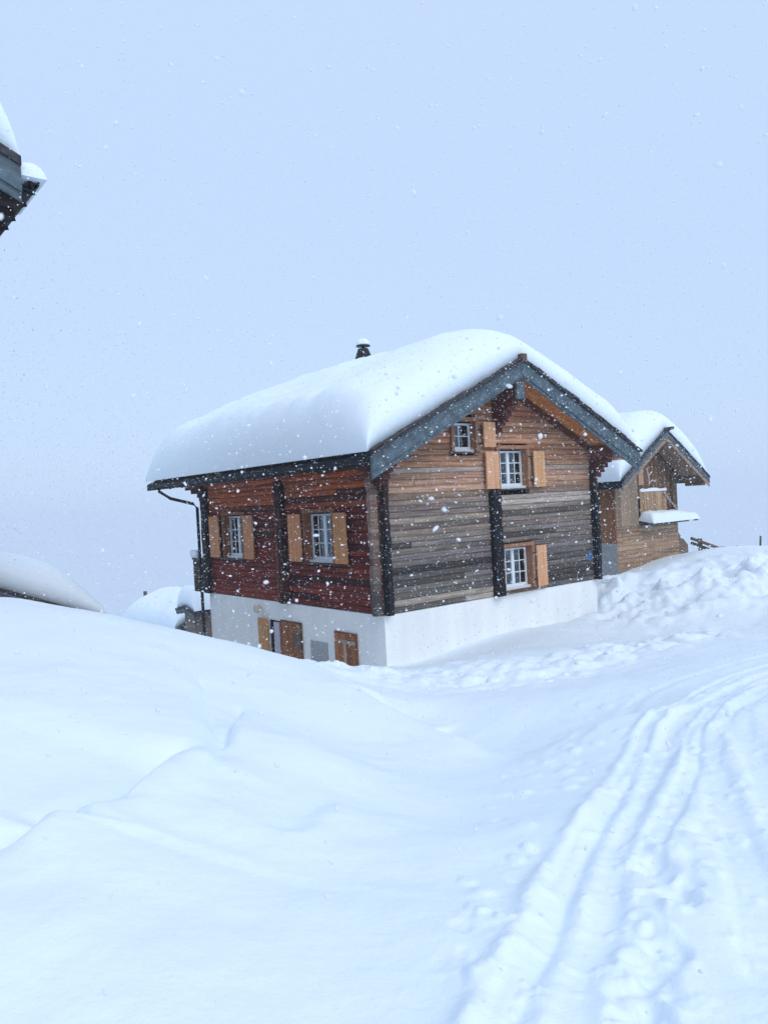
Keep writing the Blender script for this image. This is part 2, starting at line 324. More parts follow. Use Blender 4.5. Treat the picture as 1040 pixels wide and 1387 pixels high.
RUTP = [(smooth_poly(drop_on_ground(p)), w_, d_, r_) for p, w_, d_, r_ in RUTS]
# slabs and scarps on the mound: polyline, drop on its right-hand side, reach
SCARPS = [([(-60, 1165), (5, 1118), (40, 1100), (88, 1090), (122, 1114), (160, 1082), (200, 1048), (262, 996)], .24, .13, .7, .22),
          ([(255, 900), (274, 940), (284, 985), (290, 1030), (284, 1100)], .06, .10, .35, .25), ([(280, 1008), (305, 996), (330, 958)], .07, .06, .3, .2),
          ([(455, 918), (500, 945), (540, 966), (575, 976), (605, 984), (640, 1006), (700, 1040)], .22, .75, 1.2, .3),
          ([(330, 1120), (400, 1128), (470, 1090)], .05, .2, .4, .3)]
def scarp_fn(p, amp, face, reach, fade):
    P = drop_on_ground(p); a, b_ = P[0], P[-1]; lu = np.linalg.norm(b_ - a); u = (b_ - a) / lu; v = np.array([u[1], -u[0]])
    return a, u, v, lu, (P - a) @ u, (P - a) @ v, amp, face, reach, fade
SCP = [scarp_fn(*a) for a in SCARPS]
random.seed(11)
STEPS = []
for k in range(60):                                # old footprints and fallen clumps beside the ruts
    t = random.random(); px = 740 - 130 * t + random.uniform(-45, 45); py = 1010 + 330 * t; STEPS.append((px, py, random.uniform(.035, .07), random.uniform(-.012, .017)))
for k in range(26):
    t = k / 26; STEPS.append((925 + random.uniform(-28, 28) - 70 * t, 1130 + 280 * t, random.uniform(.05, .09), random.choice([-.028, -.02, .015])))
for k in range(60):
    STEPS.append((random.uniform(760, 960), random.uniform(940, 1080), random.uniform(.04, .09), random.uniform(-.012, .02)))
STP = [(p, s_[2], s_[3]) for p, s_ in zip(drop_on_ground([(s_[0], s_[1]) for s_ in STEPS]), STEPS)]
BERM = smooth_poly([(a[0], a[1]) for a in (at(455, 918, 13.2), at(560, 925, 12.9), at(650, 918, 13.2), at(740, 908, 13.5), at(820, 894, 14.0), at(900, 880, 15.6), at(950, 868, 17.0))])
HEAP = np.array([at(960, 800, 22)[:2], at(870, 810, 22)[:2], at(1040, 790, 21.5)[:2], at(1120, 780, 21)[:2]])
def gauss(d, s_): return np.exp(-(d / s_) ** 2)
def ground_h(X, Y):
    h = base_h(X, Y); near = (np.hypot(X, Y) < 40)
    h = h + near * (fbm(X * .35, Y * .35, 3, 2) * .07 + fbm(X * 1.3, Y * 1.3, 3, 9) * .018)
    db, _, _, _ = dist_poly(X, Y, BERM); mb = gauss(db, 1.0)
    h = h + mb * (np.abs(fbm(X * 1.1, Y * 1.1, 3, 21)) * .24 + .05 + fbm(X * 3.4, Y * 3.4, 4, 22) * .05)
    dh, _, _, _ = dist_poly(X, Y, HEAP[[1, 0, 2, 3]]); mh = gauss(dh, 2.4)
    rg = fbm(X * .5, Y * .5, 3, 31); h = h + mh * (.10 + rg * .72 + (np.abs(fbm(X * 1.1, Y * 1.1, 3, 41)) - .2) * .50 + fbm(X * 2.4, Y * 2.4, 4, 42) * .10)
    road = sstep((X - .3) / 1.6) * sstep((17 - Y) / 3) * sstep((14 - X) / 4)
    h = h + road * (fbm(X * 2.6, Y * 2.6, 4, 51) * .010)
    sel = (X > -4) & (X < 14) & (Y > .8) & (Y < 17)
    if sel.any():
        xs_, ys_ = X[sel], Y[sel]; add = np.zeros(xs_.shape)
        for P, w_, d_, r_ in RUTP:
            wv = fbm(xs_ * .9, ys_ * .9, 2, w_ * 100) * .06; dd, s_, par, _ = dist_poly(xs_, ys_, P); dd = np.abs(dd * s_ + wv)
            prof = -d_ * .34 * (1 - sstep((dd - w_ * .5) / (w_ * .7))) + r_ * .6 * gauss(dd - w_ * 1.6, w_ * .7) * (.7 + fbm(xs_ * 2.5, ys_ * 2.5, 3, 7) * .8)
            tread = np.sin(par * 2 * math.pi / .09) * .0012 * gauss(dd, w_ * .5)
            add += prof + tread + gauss(dd, w_ * 3) * np.clip(fbm(xs_ * 7, ys_ * 7, 4, 91) - .15, 0, 1) * .016
        for p, r_, a_ in STP:
            dx = xs_ - p[0]; dy = ys_ - p[1]; m_ = (np.abs(dx) < .5) & (np.abs(dy) < .5)
            if m_.any():
                dd = np.hypot(dx[m_], dy[m_] * .75) / r_; dd = dd * (1 + .35 * perlin(xs_[m_] * 9, ys_[m_] * 9)); add[m_] += a_ * (1 - sstep((dd - .5) / .7))
        h[sel] += add
    sel = (X > -7) & (X < 4) & (Y > 1.2) & (Y < 13)
    if sel.any():
        xs_, ys_ = X[sel], Y[sel]; add = np.zeros(xs_.shape)
        for a, u, v, lu, pu, pv, amp, face, reach, fade in SCP:
            U = (xs_ - a[0]) * u[0] + (ys_ - a[1]) * u[1]; Vv = (xs_ - a[0]) * v[0] + (ys_ - a[1]) * v[1]
            o_ = np.argsort(pu); bb = sum(np.interp(U + k * .03, pu[o_], pv[o_]) for k in (-1, 0, 1)) / 3
            sd_ = Vv - bb + fbm(xs_ * 2.2, ys_ * 2.2, 3, 61) * .05 * min(1, face * 8)
            win = sstep(U / (lu * fade)) * sstep((lu - U) / (lu * fade)); f_ = face * (1 + .6 * perlin(xs_ * 1.5, ys_ * 1.5))
            add += win * amp * (sstep((sd_ + f_ / 2) / f_) - .5) * np.exp(-np.abs(sd_) / reach)
            if face < .15: add -= win * amp * .75 * np.exp(-(sd_ / (f_ * .8 + .02)) ** 2) * (.65 + .5 * np.sin(U * 3.1 + 1))
        t_ = fbm(xs_ * .55, ys_ * .55, 4, 71); mk = sstep((1.2 - xs_) / 1.5) * sstep((9 - ys_) / 3)
        add += mk * (.035 * t_ + fbm(xs_ * 1.6, ys_ * 1.6, 5, 77) * .012)
        h[sel] += add
    return h
# polar sheet, fine where the photograph looks
ang = np.concatenate([np.linspace(-180, -40, 50, endpoint=False), np.linspace(-40, 40, 560, endpoint=False), np.linspace(40, 180, 51)[:-1]])
ang = np.radians(ang); rad_ = np.concatenate([[.0], np.geomspace(.4, 2.0, 14, endpoint=False), np.geomspace(2.0, 32, 640, endpoint=False), np.geomspace(32, 260, 60)])
RR, AA = np.meshgrid(rad_, ang, indexing='ij'); GX = RR * np.sin(AA); GY = RR * np.cos(AA); GZ = ground_h(GX, GY)
V = np.stack([GX, GY, GZ], -1).reshape(-1, 3).astype(np.float32); nr, na = GX.shape
idx = np.arange(nr * na).reshape(nr, na); nxt = np.roll(idx, -1, 1)
q = np.stack([idx[:-1], nxt[:-1], nxt[1:], idx[1:]], -1).reshape(-1, 4)[:, ::-1].astype(np.int32)
me = bpy.data.meshes.new('snowy_ground'); me.vertices.add(len(V)); me.vertices.foreach_set('co', V.ravel()); me.loops.add(q.size); me.loops.foreach_set('vertex_index', q.ravel())
me.polygons.add(len(q)); me.polygons.foreach_set('loop_start', np.arange(0, q.size, 4, dtype=np.int32)); me.polygons.foreach_set('use_smooth', np.ones(len(q), bool)); me.update(calc_edges=True); me.validate()
me.materials.append(M['ground']); go = bpy.data.objects.new('snowy_ground', me); col.objects.link(go); tag(go, 'deep white snow with wheel ruts, drifts and ploughed banks', kind='structure')
def gz(x, y): return float(ground_h(np.array([[x]], float), np.array([[y]], float))[0, 0])

# ------------------------------------------------------------------ the log house
OS, OG, OB, HE, HR = .872, .954, 2.199, 3.475, 5.692
ZB = 3.2
house = root('log_house', (HX, HY, HZ), YAW, ZB, 'large log house with dark red side, grey plank gable and white plastered basement', 'house')
WX, WY = M['wx'], M['wy']
TH = .12
def under(x): return roof_z(x, W, OS, HE, HR) - TH
def xlim(z):                                       # where a course of height z meets the underside of the roof
    k = (HR - HE) / (W / 2 + OS); d = (HR - TH - z) / k
    return W / 2 - d, W / 2 + d
MB().box((.02, .02, -ZB), (W - .02, L - .02, -.012)).make('basement_wall', M['plaster'], house)
# inner core behind the boards, gable shaped
V = [(.12 + .2, .34, 0), (W - .32, .34, 0), (W - .32, .34, under(W) - .1), (W / 2, .34, under(W / 2) - .15), (.32, .34, under(0) - .1)]
V += [(x, L - .3, z) for x, y, z in V]
Fc = [[0, 1, 2, 3, 4], [9, 8, 7, 6, 5]] + [[i, i + 5, (i + 1) % 5 + 5, (i + 1) % 5] for i in range(5)]
mesh_obj('inner_wall', V, Fc, M['black'], house)
WIN = [  # wall, opening a0,a1,z0,z1, columns per sash, sashes, rows, curtain spans (fractions), shutter spans
    dict(w='l', a=(1.74, 2.93), z=(1.17, 2.30), cols=2, sash=2, rows=3, cur=[(0.0, .72)], sh=[(1.10, 1.60), (3.05, 3.62)]),
    dict(w='l', a=(6.22, 7.32), z=(1.17, 2.32), cols=2, sash=2, rows=3, cur=[(0.0, .45)], sh=[(5.48, 6.02), (7.54, 8.14)]),
    dict(w='g', a=(2.36, 3.10), z=(3.68, 4.33), cols=2, sash=1, rows=2, cur=[(.0, .55)], sh=[(3.32, 3.74)]),
    dict(w='g', a=(3.90, 4.95), z=(2.74, 3.65), cols=2, sash=2, rows=3, cur=[(.0, .6)], sh=[(3.35, 3.80), (5.13, 5.56)]),
    dict(w='g', a=(3.90, 4.95), z=(.15, 1.14), cols=2, sash=2, rows=3, cur=[(.0, .62)], sh=[(3.66, 3.80), (5.07, 5.46)])]
def mid_posts(wall, z):
    return [(3.50, 3.78)] if wall == 'g' else [(3.92, 4.24)]
ROWS = {}
def gcol(x, z):
    q = ROWS.setdefault(round(z, 2), (random.random(), random.random()))
    mixr = lambda p: q[0] * .6 + random.random() ** p * .4
    lo = mixc((.078, .068, .066), (.24, .205, .185), mixr(1.2)); md = mixc((.44, .35, .28), (.17, .13, .11), mixr(1)); hi = mixc((.62, .34, .19), (.36, .17, .095), mixr(1))
    c = mixc(lo, md, (z - 1.0) / 1.2 + (q[1] - .5) * .6); c = mixc(c, hi, (z - 2.3) / .9 + (q[1] - .5) * .5)
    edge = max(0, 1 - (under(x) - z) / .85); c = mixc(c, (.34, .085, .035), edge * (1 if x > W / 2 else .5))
    k = random.random()
    if k < .09: c = mixc(c, (.05, .038, .033), .75)
    elif k < .18 and z < 3.2: c = mixc(c, (.50, .43, .37), .7)
    return c
def lcol(y, z):
    c = mixc((.10, .011, .008), (.23, .032, .015), random.random()); c = mixc(c, (.56, .125, .03), (z - 2.2) / .8 + random.uniform(-.2, .2))
    q = random.random()
    if q < .15: c = mixc(c, (.03, .010, .012), .7)
    elif q < .20: c = mixc(c, (.28, .09, .04), .5)
    return c
def rows(z0, z1, h=.143):
    z = z0; r = []
    while z < z1 - .04:
        r.append((z, min(z + h * random.uniform(.9, 1.1), z1))); z = r[-1][1]
    return r
random.seed(21)
def wall_boards(wall):
    axis = 0 if wall == 'g' else 1; end = W if wall == 'g' else L; mat = WX if wall == 'g' else WY
    ztop = 5.50 if wall == 'g' else under(0) - .01
    for z0, z1 in rows(0, ztop):
        lo0, hi0 = (0.02, end - .02)
        if wall == 'g':
            a, b_ = xlim(z0); c, d = xlim(z1); lo0, hi0 = max(lo0, a), min(hi0, b_); lt, ht = max(.02, c), min(end - .02, d)
        else: lt, ht = lo0, hi0
        cuts = []
        for w in WIN:
            if w['w'] == wall and z1 > w['z'][0] - .10 and z0 < w['z'][1] + .10: cuts.append((w['a'][0] - .09, w['a'][1] + .09))
        for p in mid_posts(wall, z0):
            if z0 < 2.6: cuts.append((p[0] + .06, p[1] - .06))
        cuts.sort(); segs = []; cur = lo0
        for a, b_ in cuts:
            if a > cur: segs.append((cur, min(a, hi0)))
            cur = max(cur, b_)
        if cur < hi0: segs.append((cur, hi0))
        for a, b_ in segs:
            if b_ - a < .05: continue
            ps = [a]
            while b_ - ps[-1] > 1.7 and random.random() < .55:
                nx_ = ps[-1] + random.uniform(.8, 3.0)
                if nx_ < b_ - .4: ps.append(nx_)
                else: break
            ps.append(b_)
            for s0, s1 in zip(ps, ps[1:]):
                t0 = lt if abs(s0 - lo0) < 1e-6 else s0; t1 = ht if abs(s1 - hi0) < 1e-6 else s1
                if t1 - t0 < .02: t0 = t1 = (s0 + s1) / 2; t1 += .02
                c = gcol((s0 + s1) / 2, z0) if wall == 'g' else lcol((s0 + s1) / 2, z0)
                fr_ = random.uniform(-.008, .008)
                plank('plank', axis, s0 + .003, s1 - .003, t0 + .003, t1 - .003, z0 + .001, z1 - .001, fr_, .13 + fr_, mat, house, jit(c, .2), bulge=.026, wob=.006)
wall_boards('g'); wall_boards('l')
# plain timber on the two sides away from the photograph
MB().box((W - .13, .14, 0), (W - .001, L - .14, under(W))).make('rear_side_wall', WY, house, (.16, .06, .035))
V = [(.02, L - .13, 0), (W - .02, L - .13, 0), (W - .02, L - .13, under(W)), (W / 2, L - .13, under(W / 2)), (.02, L - .13, under(0))]; V += [(x, L - .001, z) for x, y, z in V]
mesh_obj('back_gable_wall', V, Fc, WX, house, (.16, .08, .05))
# crossed log ends at the corners and where inner walls meet the outside
def log_ends(x0, x1, y0, y1, z1, cfun, axis, zc=.143, z0=0):
    for a, b_ in rows(z0, z1, zc):
        j = random.uniform(-.02, .02); m_ = MB()
        X0, Y0 = (x0, y0 + j) if axis == 1 else (x0 + j, y0)
        m_.box((X0, Y0, a + .001), (x1, y1, b_ - .001)); m_.make('log_end', WY if axis == 1 else WX, house, jit(cfun((a + b_) / 2), .3))
dk = lambda z: mixc((.018, .018, .022), (.05, .02, .014), max(0, (z - 2.4)))
log_ends(-.20, -.002, .03, .16, 3.1, lambda z: mixc((.09, .08, .08), mixc((.34, .27, .22), (.2, .07, .04), random.random() * .6), (z - .3) / 1.6), 0)
log_ends(.015, .15, -.20, -.002, 3.15, lambda z: mixc((.014, .014, .018), (.06, .025, .016), (z - 1.6) / 1.5), 1)
log_ends(3.50, 3.78, -.17, -.002, 2.66, lambda z: mixc((.012, .012, .016), (.035, .02, .016), (z - 2.4)), 1)
log_ends(W - .15, W - .015, -.20, -.002, 3.2, lambda z: mixc((.012, .013, .02), (.06, .022, .014), (z - 2.2)), 1)
log_ends(W + .002, W + .20, .03, .16, 3.2, dk, 0)
log_ends(-.17, -.002, 3.92, 4.10, 3.2, lambda z: mixc((.03, .012, .01), (.10, .03, .02), random.random()), 0)
log_ends(-.15, -.002, L - .32, L - .02, 3.2, lambda z: mixc((.012, .012, .016), (.03, .016, .014), random.random()), 0)
MB().box((-.18, 4.12, .02), (-.002, 4.22, 3.2)).make('wall_post', M['wz'], house, (.14, .04, .025))
# roof: boarded slab, soffit boards, bargeboards, verge tiles, ridge beam
roof_slab('roof', W, L, OS, OG, OB, HE, HR, TH, M['tile'], house, 0, .01)
k_ = (HR - HE) / (W / 2 + OS)
random.seed(5)
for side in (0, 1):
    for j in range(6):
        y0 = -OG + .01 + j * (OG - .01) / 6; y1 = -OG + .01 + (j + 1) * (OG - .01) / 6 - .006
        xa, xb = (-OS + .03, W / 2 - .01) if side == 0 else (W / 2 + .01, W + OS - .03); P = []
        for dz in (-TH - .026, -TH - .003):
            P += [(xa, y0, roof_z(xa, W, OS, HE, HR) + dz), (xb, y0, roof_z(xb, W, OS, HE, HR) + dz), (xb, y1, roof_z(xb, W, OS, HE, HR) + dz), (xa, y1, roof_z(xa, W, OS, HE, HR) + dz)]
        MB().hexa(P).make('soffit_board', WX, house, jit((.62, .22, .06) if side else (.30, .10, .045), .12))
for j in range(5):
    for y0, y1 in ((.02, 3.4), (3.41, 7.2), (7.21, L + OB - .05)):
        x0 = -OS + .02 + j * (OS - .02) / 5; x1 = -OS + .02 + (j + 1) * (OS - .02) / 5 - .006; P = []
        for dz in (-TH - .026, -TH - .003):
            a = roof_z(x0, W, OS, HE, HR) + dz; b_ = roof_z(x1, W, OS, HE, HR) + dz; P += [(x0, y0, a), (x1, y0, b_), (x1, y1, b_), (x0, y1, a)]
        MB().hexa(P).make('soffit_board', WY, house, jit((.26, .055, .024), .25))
def barge(x0, x1, dt0, dt1, db0, db1, yf, yb, nm, mat=None, color=None):
    """board under the verge, its top dt below the roof line and its foot db below"""
    z = lambda x: roof_z(x, W, OS, HE, HR)
    P = [(x0, yf, z(x0) - db0), (x1, yf, z(x1) - db1), (x1, yb, z(x1) - db1), (x0, yb, z(x0) - db0), (x0, yf, z(x0) - dt0), (x1, yf, z(x1) - dt1), (x1, yb, z(x1) - dt1), (x0, yb, z(x0) - dt0)]
    return MB().hexa(P).make(nm, mat or M['slate'], house, color)
for x0, x1 in ((-OS, W / 2 - .001), (W / 2 + .001, W + OS)):
    n_ = 4
    for i in range(n_):                            # slate panels butted along the verge
        a = x0 + (x1 - x0) * i / n_; b_ = x0 + (x1 - x0) * (i + 1) / n_
        da = .30 + .05 * abs(a - W / 2) / 4.7; dbb = .30 + .05 * abs(b_ - W / 2) / 4.7
        barge(a + .004, b_ - .004, -.03, -.03, da, dbb, -OG - .05, -OG - .012, 'bargeboard')
    d0 = .36 + .13 * abs(x0 - W / 2) / 4.7; d1 = .36 + .13 * abs(x1 - W / 2) / 4.7
    barge(x0, x1, .02, .02, d0, d1, -OG - .010, -OG + .03, 'lower_bargeboard')
    for s in range(19):                            # ragged stone tiles
        a = x0 + (x1 - x0) * s / 19; b_ = x0 + (x1 - x0) * (s + 1) / 19 + .03; z = lambda x: roof_z(x, W, OS, HE, HR)
        if b_ > x1: b_ = x1
        for lay in range(2):
            up = .035 + lay * .055 + random.uniform(-.01, .012); t_ = random.uniform(.035, .06); yo = random.uniform(-.05, .02); tl = random.uniform(-.015, .02); sg = -1 if x0 < 0 else 1
            P = [(a, -OG - .09 + yo, z(a) + up), (b_, -OG - .09 + yo, z(b_) + up + tl), (b_, -OG + .5, z(b_) + up + tl), (a, -OG + .5, z(a) + up)]
            P += [(p[0], p[1], p[2] + t_) for p in P]; MB().hexa(P).make('roof_tile', M['tile'], house)
MB().box((W / 2 - .08, -OG - .12, HR + .02), (W / 2 + .08, -OG + .2, HR + .21)).make('ridge_beam_end', WY, house, (.15, .08, .055))
MB().box((W / 2 - .14, -OG + .06, HR - .86), (W / 2 + .14, -OG + .12, HR - .42)).make('beam_cover', M['slate'], house)
MB().box((W / 2 - .11, -OG + .121, HR - .84), (W / 2 + .11, .1, HR - .44)).make('ridge_purlin', WY, house, (.12, .045, .03))
for xx, zz in ((.05, under(.05) - .22), (W - .05, under(W - .05) - .22)):
    sg = 1 if xx > 1 else -1
    MB().box((xx - .16, -OG + .06, zz - .16), (xx + .16, -OG + .12, zz + .13)).make('beam_cover', M['slate'], house)
    MB().box((xx - .12, -OG + .121, zz - .13), (xx + .12, -.001, zz + .11)).make('wall_purlin', WY, house, (.16, .055, .035))
# stepped corbels carrying the purlins
for k in range(6):
    z0 = HR - 1.62 + k * .13; MB().box((W / 2 - .10, -.14 - k * .11, z0), (W / 2 + .10, -.01, z0 + .125)).make('corbel_log', WY, house, jit((.11, .03, .022), .3))
for k in range(5):
    z0 = under(0) - .36 - (4 - k) * .13
    for xx in (.0, W):
        MB().box((xx - .10, -.22 - k * .12, z0), (xx + .12, -.003, z0 + .125)).make('corbel_log', WY, house, jit((.13, .038, .025), .3))
for k in range(5):
    z0 = under(W) - .30 - (4 - k) * .13
    MB().box((W + .003, .0, z0), (W + .16 + k * .13, .13, z0 + .125)).make('corbel_log', WX, house, jit((.16, .05, .03), .3))
    MB().box((-.16 - k * .12, .0, z0), (-.003, .13, z0 + .125)).make('corbel_log', WX, house, jit((.16, .05, .03), .3))
    MB().box((-.10 , L + .003, z0), (.12, L + .25 + k * .42, z0 + .125)).make('corbel_log', WY, house, jit((.12, .035, .025), .3))
for k in range(12):                                # rafter tails under the left eave
    y0 = .5 + k * .88; xa, xb = -OS + .10, .0; P = []
    for dz in (-TH - .15, -TH - .027):
        P += [(xa, y0, roof_z(xa, W, OS, HE, HR) + dz), (xb, y0, roof_z(xb, W, OS, HE, HR) + dz), (xb, y0 + .12, roof_z(xb, W, OS, HE, HR) + dz), (xa, y0 + .12, roof_z(xa, W, OS, HE, HR) + dz)]
    MB().hexa(P).make('rafter_tail', WX, house, jit((.13, .04, .022), .2))
# sloping rafter against the gable wall, under the boards
for x0, x1, c in ((.1, W / 2 - .12, (.17, .05, .03)), (W / 2 + .12, W - .1, (.13, .04, .026))):
    barge(x0, x1, TH + .03, TH + .03, TH + .20, TH + .20, -.09, -.018, 'gable_rafter', WX, c)
# gutter and downpipe
g = MB(); gx = -OS - .075; gzz = HE - .09
arc = [(gx + .085 * math.cos(t), gzz - .085 * math.sin(t) + .02) for t in np.linspace(0, math.pi, 9)]
arc2 = [(gx + .075 * math.cos(t), gzz - .075 * math.sin(t) + .02) for t in np.linspace(math.pi, 0, 9)]
ring = arc + arc2; nr_ = len(ring); Vg = []
for y in (-OG + .08, L + OB - .35): Vg += [(x, y, z) for x, z in ring]
Fg = [[i, (i + 1) % nr_, nr_ + (i + 1) % nr_, nr_ + i] for i in range(nr_)] + [list(range(nr_))[::-1], list(range(nr_, 2 * nr_))]
gut = mesh_obj('gutter', Vg, Fg, M['dark'], house, smooth=False)
MB().box((-OS - .03, -OG + .06, HE - .21), (-OS + .005, L + OB - .02, HE - .02)).make('eave_board', M['dark'], house)
MB().tube([(gx, L + 1.15, gzz - .04), (gx, L + 1.12, gzz - .18), (gx + .25, L + .85, gzz - .42), (-.22, L + .30, gzz - .62), (-.14, L + .18, gzz - .75), (-.14, L + .18, -2.3)], .048, 10).make('downpipe', M['dark'], house, smooth=False)
# chimney with its cowl and cap of snow
ch = MB().tube([(4.15, 5.6, 5.5), (4.15, 5.6, 7.18)], .15, 14).make('chimney', M['dark'], house)
cc = (4.15, 5.6); m_ = MB()
m_.tube([(*cc, 6.93), (*cc, 6.97), (*cc, 7.10), (*cc, 7.28)], [.27, .27, .23, .16], 14); m_.tube([(*cc, 7.36), (*cc, 7.39)], [.24, .20], 14); m_.tube([(*cc, 7.27), (*cc, 7.37)], .06, 8); m_.make('cowl', M['dark'], ch)
m_ = MB().tube([(*cc, 7.385), (*cc, 7.42), (*cc, 7.50), (*cc, 7.57), (*cc, 7.60)], [.20, .22, .20, .13, .03], 16); m_.make('snow_cap', M['snow'], ch, smooth=True)
# windows
random.seed(8)
def wbox(m_, w, a0, a1, o0, o1, z0, z1):
    if w == 'g': m_.box((a0, o0, z0), (a1, o1, z1))
    else: m_.box((o0, a0, z0), (o1, a1, z1))
    return m_
def shutter(w, a0, a1, z0, z1, col_, par=house, nb=3, o=-.15):
    m_ = MB(); bw = (a1 - a0) / nb
    for i in range(nb): wbox(m_, w, a0 + i * bw + .004, a0 + (i + 1) * bw - .004, o + .012, o + .04, z0, z1)
    wbox(m_, w, a0 + .01, a1 - .01, o, o + .011, z0 + .12, z0 + .19); wbox(m_, w, a0 + .01, a1 - .01, o, o + .011, z1 - .19, z1 - .12)
    wbox(m_, w, a0 + .002, a1 - .002, o + .041, o + .052, z0 + .02, z1 - .02)
    return m_.make('shutter', M['wz'], par, col_)
for wd in WIN:
    w = wd['w']; a0, a1 = wd['a']; z0, z1 = wd['z']; fo, gi = -.08, .17
    cc_ = (.26, .11, .05) if w == 'l' else (.34, .17, .09)
    m_ = MB(); t = .085
    wbox(m_, w, a0 - t, a0, fo, .31, z0 - .06, z1 + .04); wbox(m_, w, a1, a1 + t, fo, .31, z0 - .06, z1 + .04); wbox(m_, w, a0 - t, a1 + t, fo - .01, .31, z1 + .041, z1 + .13)
    win = m_.make('window', M['wz'], house, jit(cc_, .1))
    wbox(MB(), w, a0 - t - .05, a1 + t + .05, fo - .06, .05, z0 - .10, z0 - .061).make('sill', M['wz'], win, (.10, .065, .05))
    wbox(MB(), w, a0 - .0, a1 + .0, .02, .31, z0 - .06, z0 - .001).make('inner_sill', M['white'], win)
    wbox(MB(), w, a0, a1, gi + .13, gi + .138, z0, z1).make('room_darkness', M['black'], win)  # black backing sheet, darkness of the unlit room put into its colour
    fm = MB(); ft = .045; wbox(fm, w, a0 + .002, a0 + ft, gi - .03, gi + .03, z0, z1); wbox(fm, w, a1 - ft, a1 - .002, gi - .03, gi + .03, z0, z1); wbox(fm, w, a0 + ft, a1 - ft, gi - .03, gi + .03, z0, z0 + .07); wbox(fm, w, a0 + ft, a1 - ft, gi - .03, gi + .03, z1 - ft, z1)
    ns = wd['sash']; inner0, inner1 = a0 + ft, a1 - ft
    if ns == 2: mid = (a0 + a1) / 2; wbox(fm, w, mid - .05, mid + .05, gi - .035, gi + .03, z0 + .07, z1 - ft); spans = [(inner0, mid - .05), (mid + .05, inner1)]
    else: spans = [(inner0, inner1)]
    fm.make('frame', M['white'], win); nc, nr2 = wd['cols'], wd['rows']; mm = MB(); zz0, zz1 = z0 + .07, z1 - ft
    for s0, s1 in spans:
        for c in range(1, nc): x = s0 + (s1 - s0) * c / nc; wbox(mm, w, x - .011, x + .011, gi - .02, gi + .012, zz0, zz1)
        for r in range(1, nr2):
            z = zz0 + (zz1 - zz0) * r / nr2
            for c in range(nc):
                wbox(mm, w, s0 + (s1 - s0) * c / nc + (.012 if c else 0), s0 + (s1 - s0) * (c + 1) / nc - (.012 if c < nc - 1 else 0), gi - .019, gi + .011, z - .011, z + .011)
        for c in range(nc):
            for r in range(nr2):
                wbox(MB(), w, s0 + (s1 - s0) * c / nc + .012, s0 + (s1 - s0) * (c + 1) / nc - .012, gi - .003, gi + .001, zz0 + (zz1 - zz0) * r / nr2 + .012, zz0 + (zz1 - zz0) * (r + 1) / nr2 - .012).make('pane', M['glass'], win)
    mm.make('glazing_bar', M['white'], win)
    for c0, c1 in wd['cur']:
        ca, cb_ = a0 + (a1 - a0) * c0, a0 + (a1 - a0) * c1; V = []; n_ = 24
        for i in range(n_ + 1):
            a = ca + (cb_ - ca) * i / n_; o_ = gi + .03 + .010 * math.sin(i * 1.9)
            for z in (z0 + .02, z1 - .03): V.append((a, o_, z) if w == 'g' else (o_, a, z))
        k0 = len(V)
        mesh_obj('curtain', V, [[2 * i, 2 * i + 2, 2 * i + 3, 2 * i + 1] for i in range(n_)], M['curtain'], win, smooth=True)
    for s0, s1 in wd['sh']:
        shutter(w, s0, s1, z0 - (.05 if ns == 2 else -.05), z1 + (.02 if z1 != 3.65 else -.03), jit((.66, .36, .19) if w == 'g' else (.62, .27, .115), .1), nb=3 if s1 - s0 > .3 else 1)
        sideh = s0 if s0 > a1 - .01 else s1
        for zz in (z0 + .12, z1 - .18): wbox(MB(), w, min(sideh, a1 + .03 if s0 > a1 - .01 else a0 - .03), max(sideh, a1 + .03 if s0 > a1 - .01 else a0 - .03), -.105, -.085, zz, zz + .03).make('hinge', M['dark'], house)
    if w == 'g' and ns == 2 or ns == 1:             # grey upright beside the window
        wbox(MB(), w, a1 + .10, a1 + .15, -.06, -.02, z0 - .05, z1 + .02).make('upright_strip', M['wz'], house, (.22, .20, .18))
MB().box((3.80, -.05, .01), (5.5, -.018, .10)).make('base_board', WX, house, (.42, .20, .09))
# basement on the long side: door, vent sheet and hatch
def lb(name, y0, y1, x0, x1, z0, z1, mat, color=None, **k): return MB().box((x0, y0, z0), (x1, y1, z1)).make(name, mat, house, color, **k)
lb('door_recess_shade', 4.42, 5.02, .002, .0185, -2.2, -.52, M['black'])  # flat black sheet on the plaster, shade of the doorway painted as colour
shutter('l', 5.06, 5.55, -2.2, -.50, (.58, .29, .11), nb=3, o=-.10)
lb('side_door', 4.45, 4.78, -.035, -.002, -2.2, -.56, M['pale'])
for j in range(6):
    y0 = 3.46 + j * .16; lb('door_board', y0, y0 + .153, -.075 + random.uniform(-.006, .006), -.036, -2.2, -.50, M['wz'], jit((.30, .12, .05), .3))
lb('door_frame', 3.42, 4.43, -.034, .0, -2.2, -.47, M['wz'], (.14, .07, .04))
lb('door_mat_board', 3.43, 3.58, -.10, -.082, -1.15, -.72, M['slate'])
lb('vent_sheet', 2.26, 3.04, -.01, .0185, -1.9, -.86, M['grey']); lb('vent_frame', 2.23, 3.07, -.004, .0186, -1.92, -.83, M['white'])
lb('hatch_frame', 1.06, 1.95, -.03, .0185, -1.7, -.52, M['wz'], (.22, .085, .045))
for j in range(6):
    y0 = 1.11 + j * .133; lb('hatch_board', y0, y0 + .127, -.05, -.031, -1.7, -.56, M['wz'], jit((.33, .13, .06), .3))
lb('hatch_brace', 1.08, 1.72, -.075, -.051, -.78, -.70, WY, (.42, .34, .28)); lb('hatch_brace', 1.45, 1.52, -.073, -.052, -1.7, -.79, M['wz'], (.42, .32, .25))
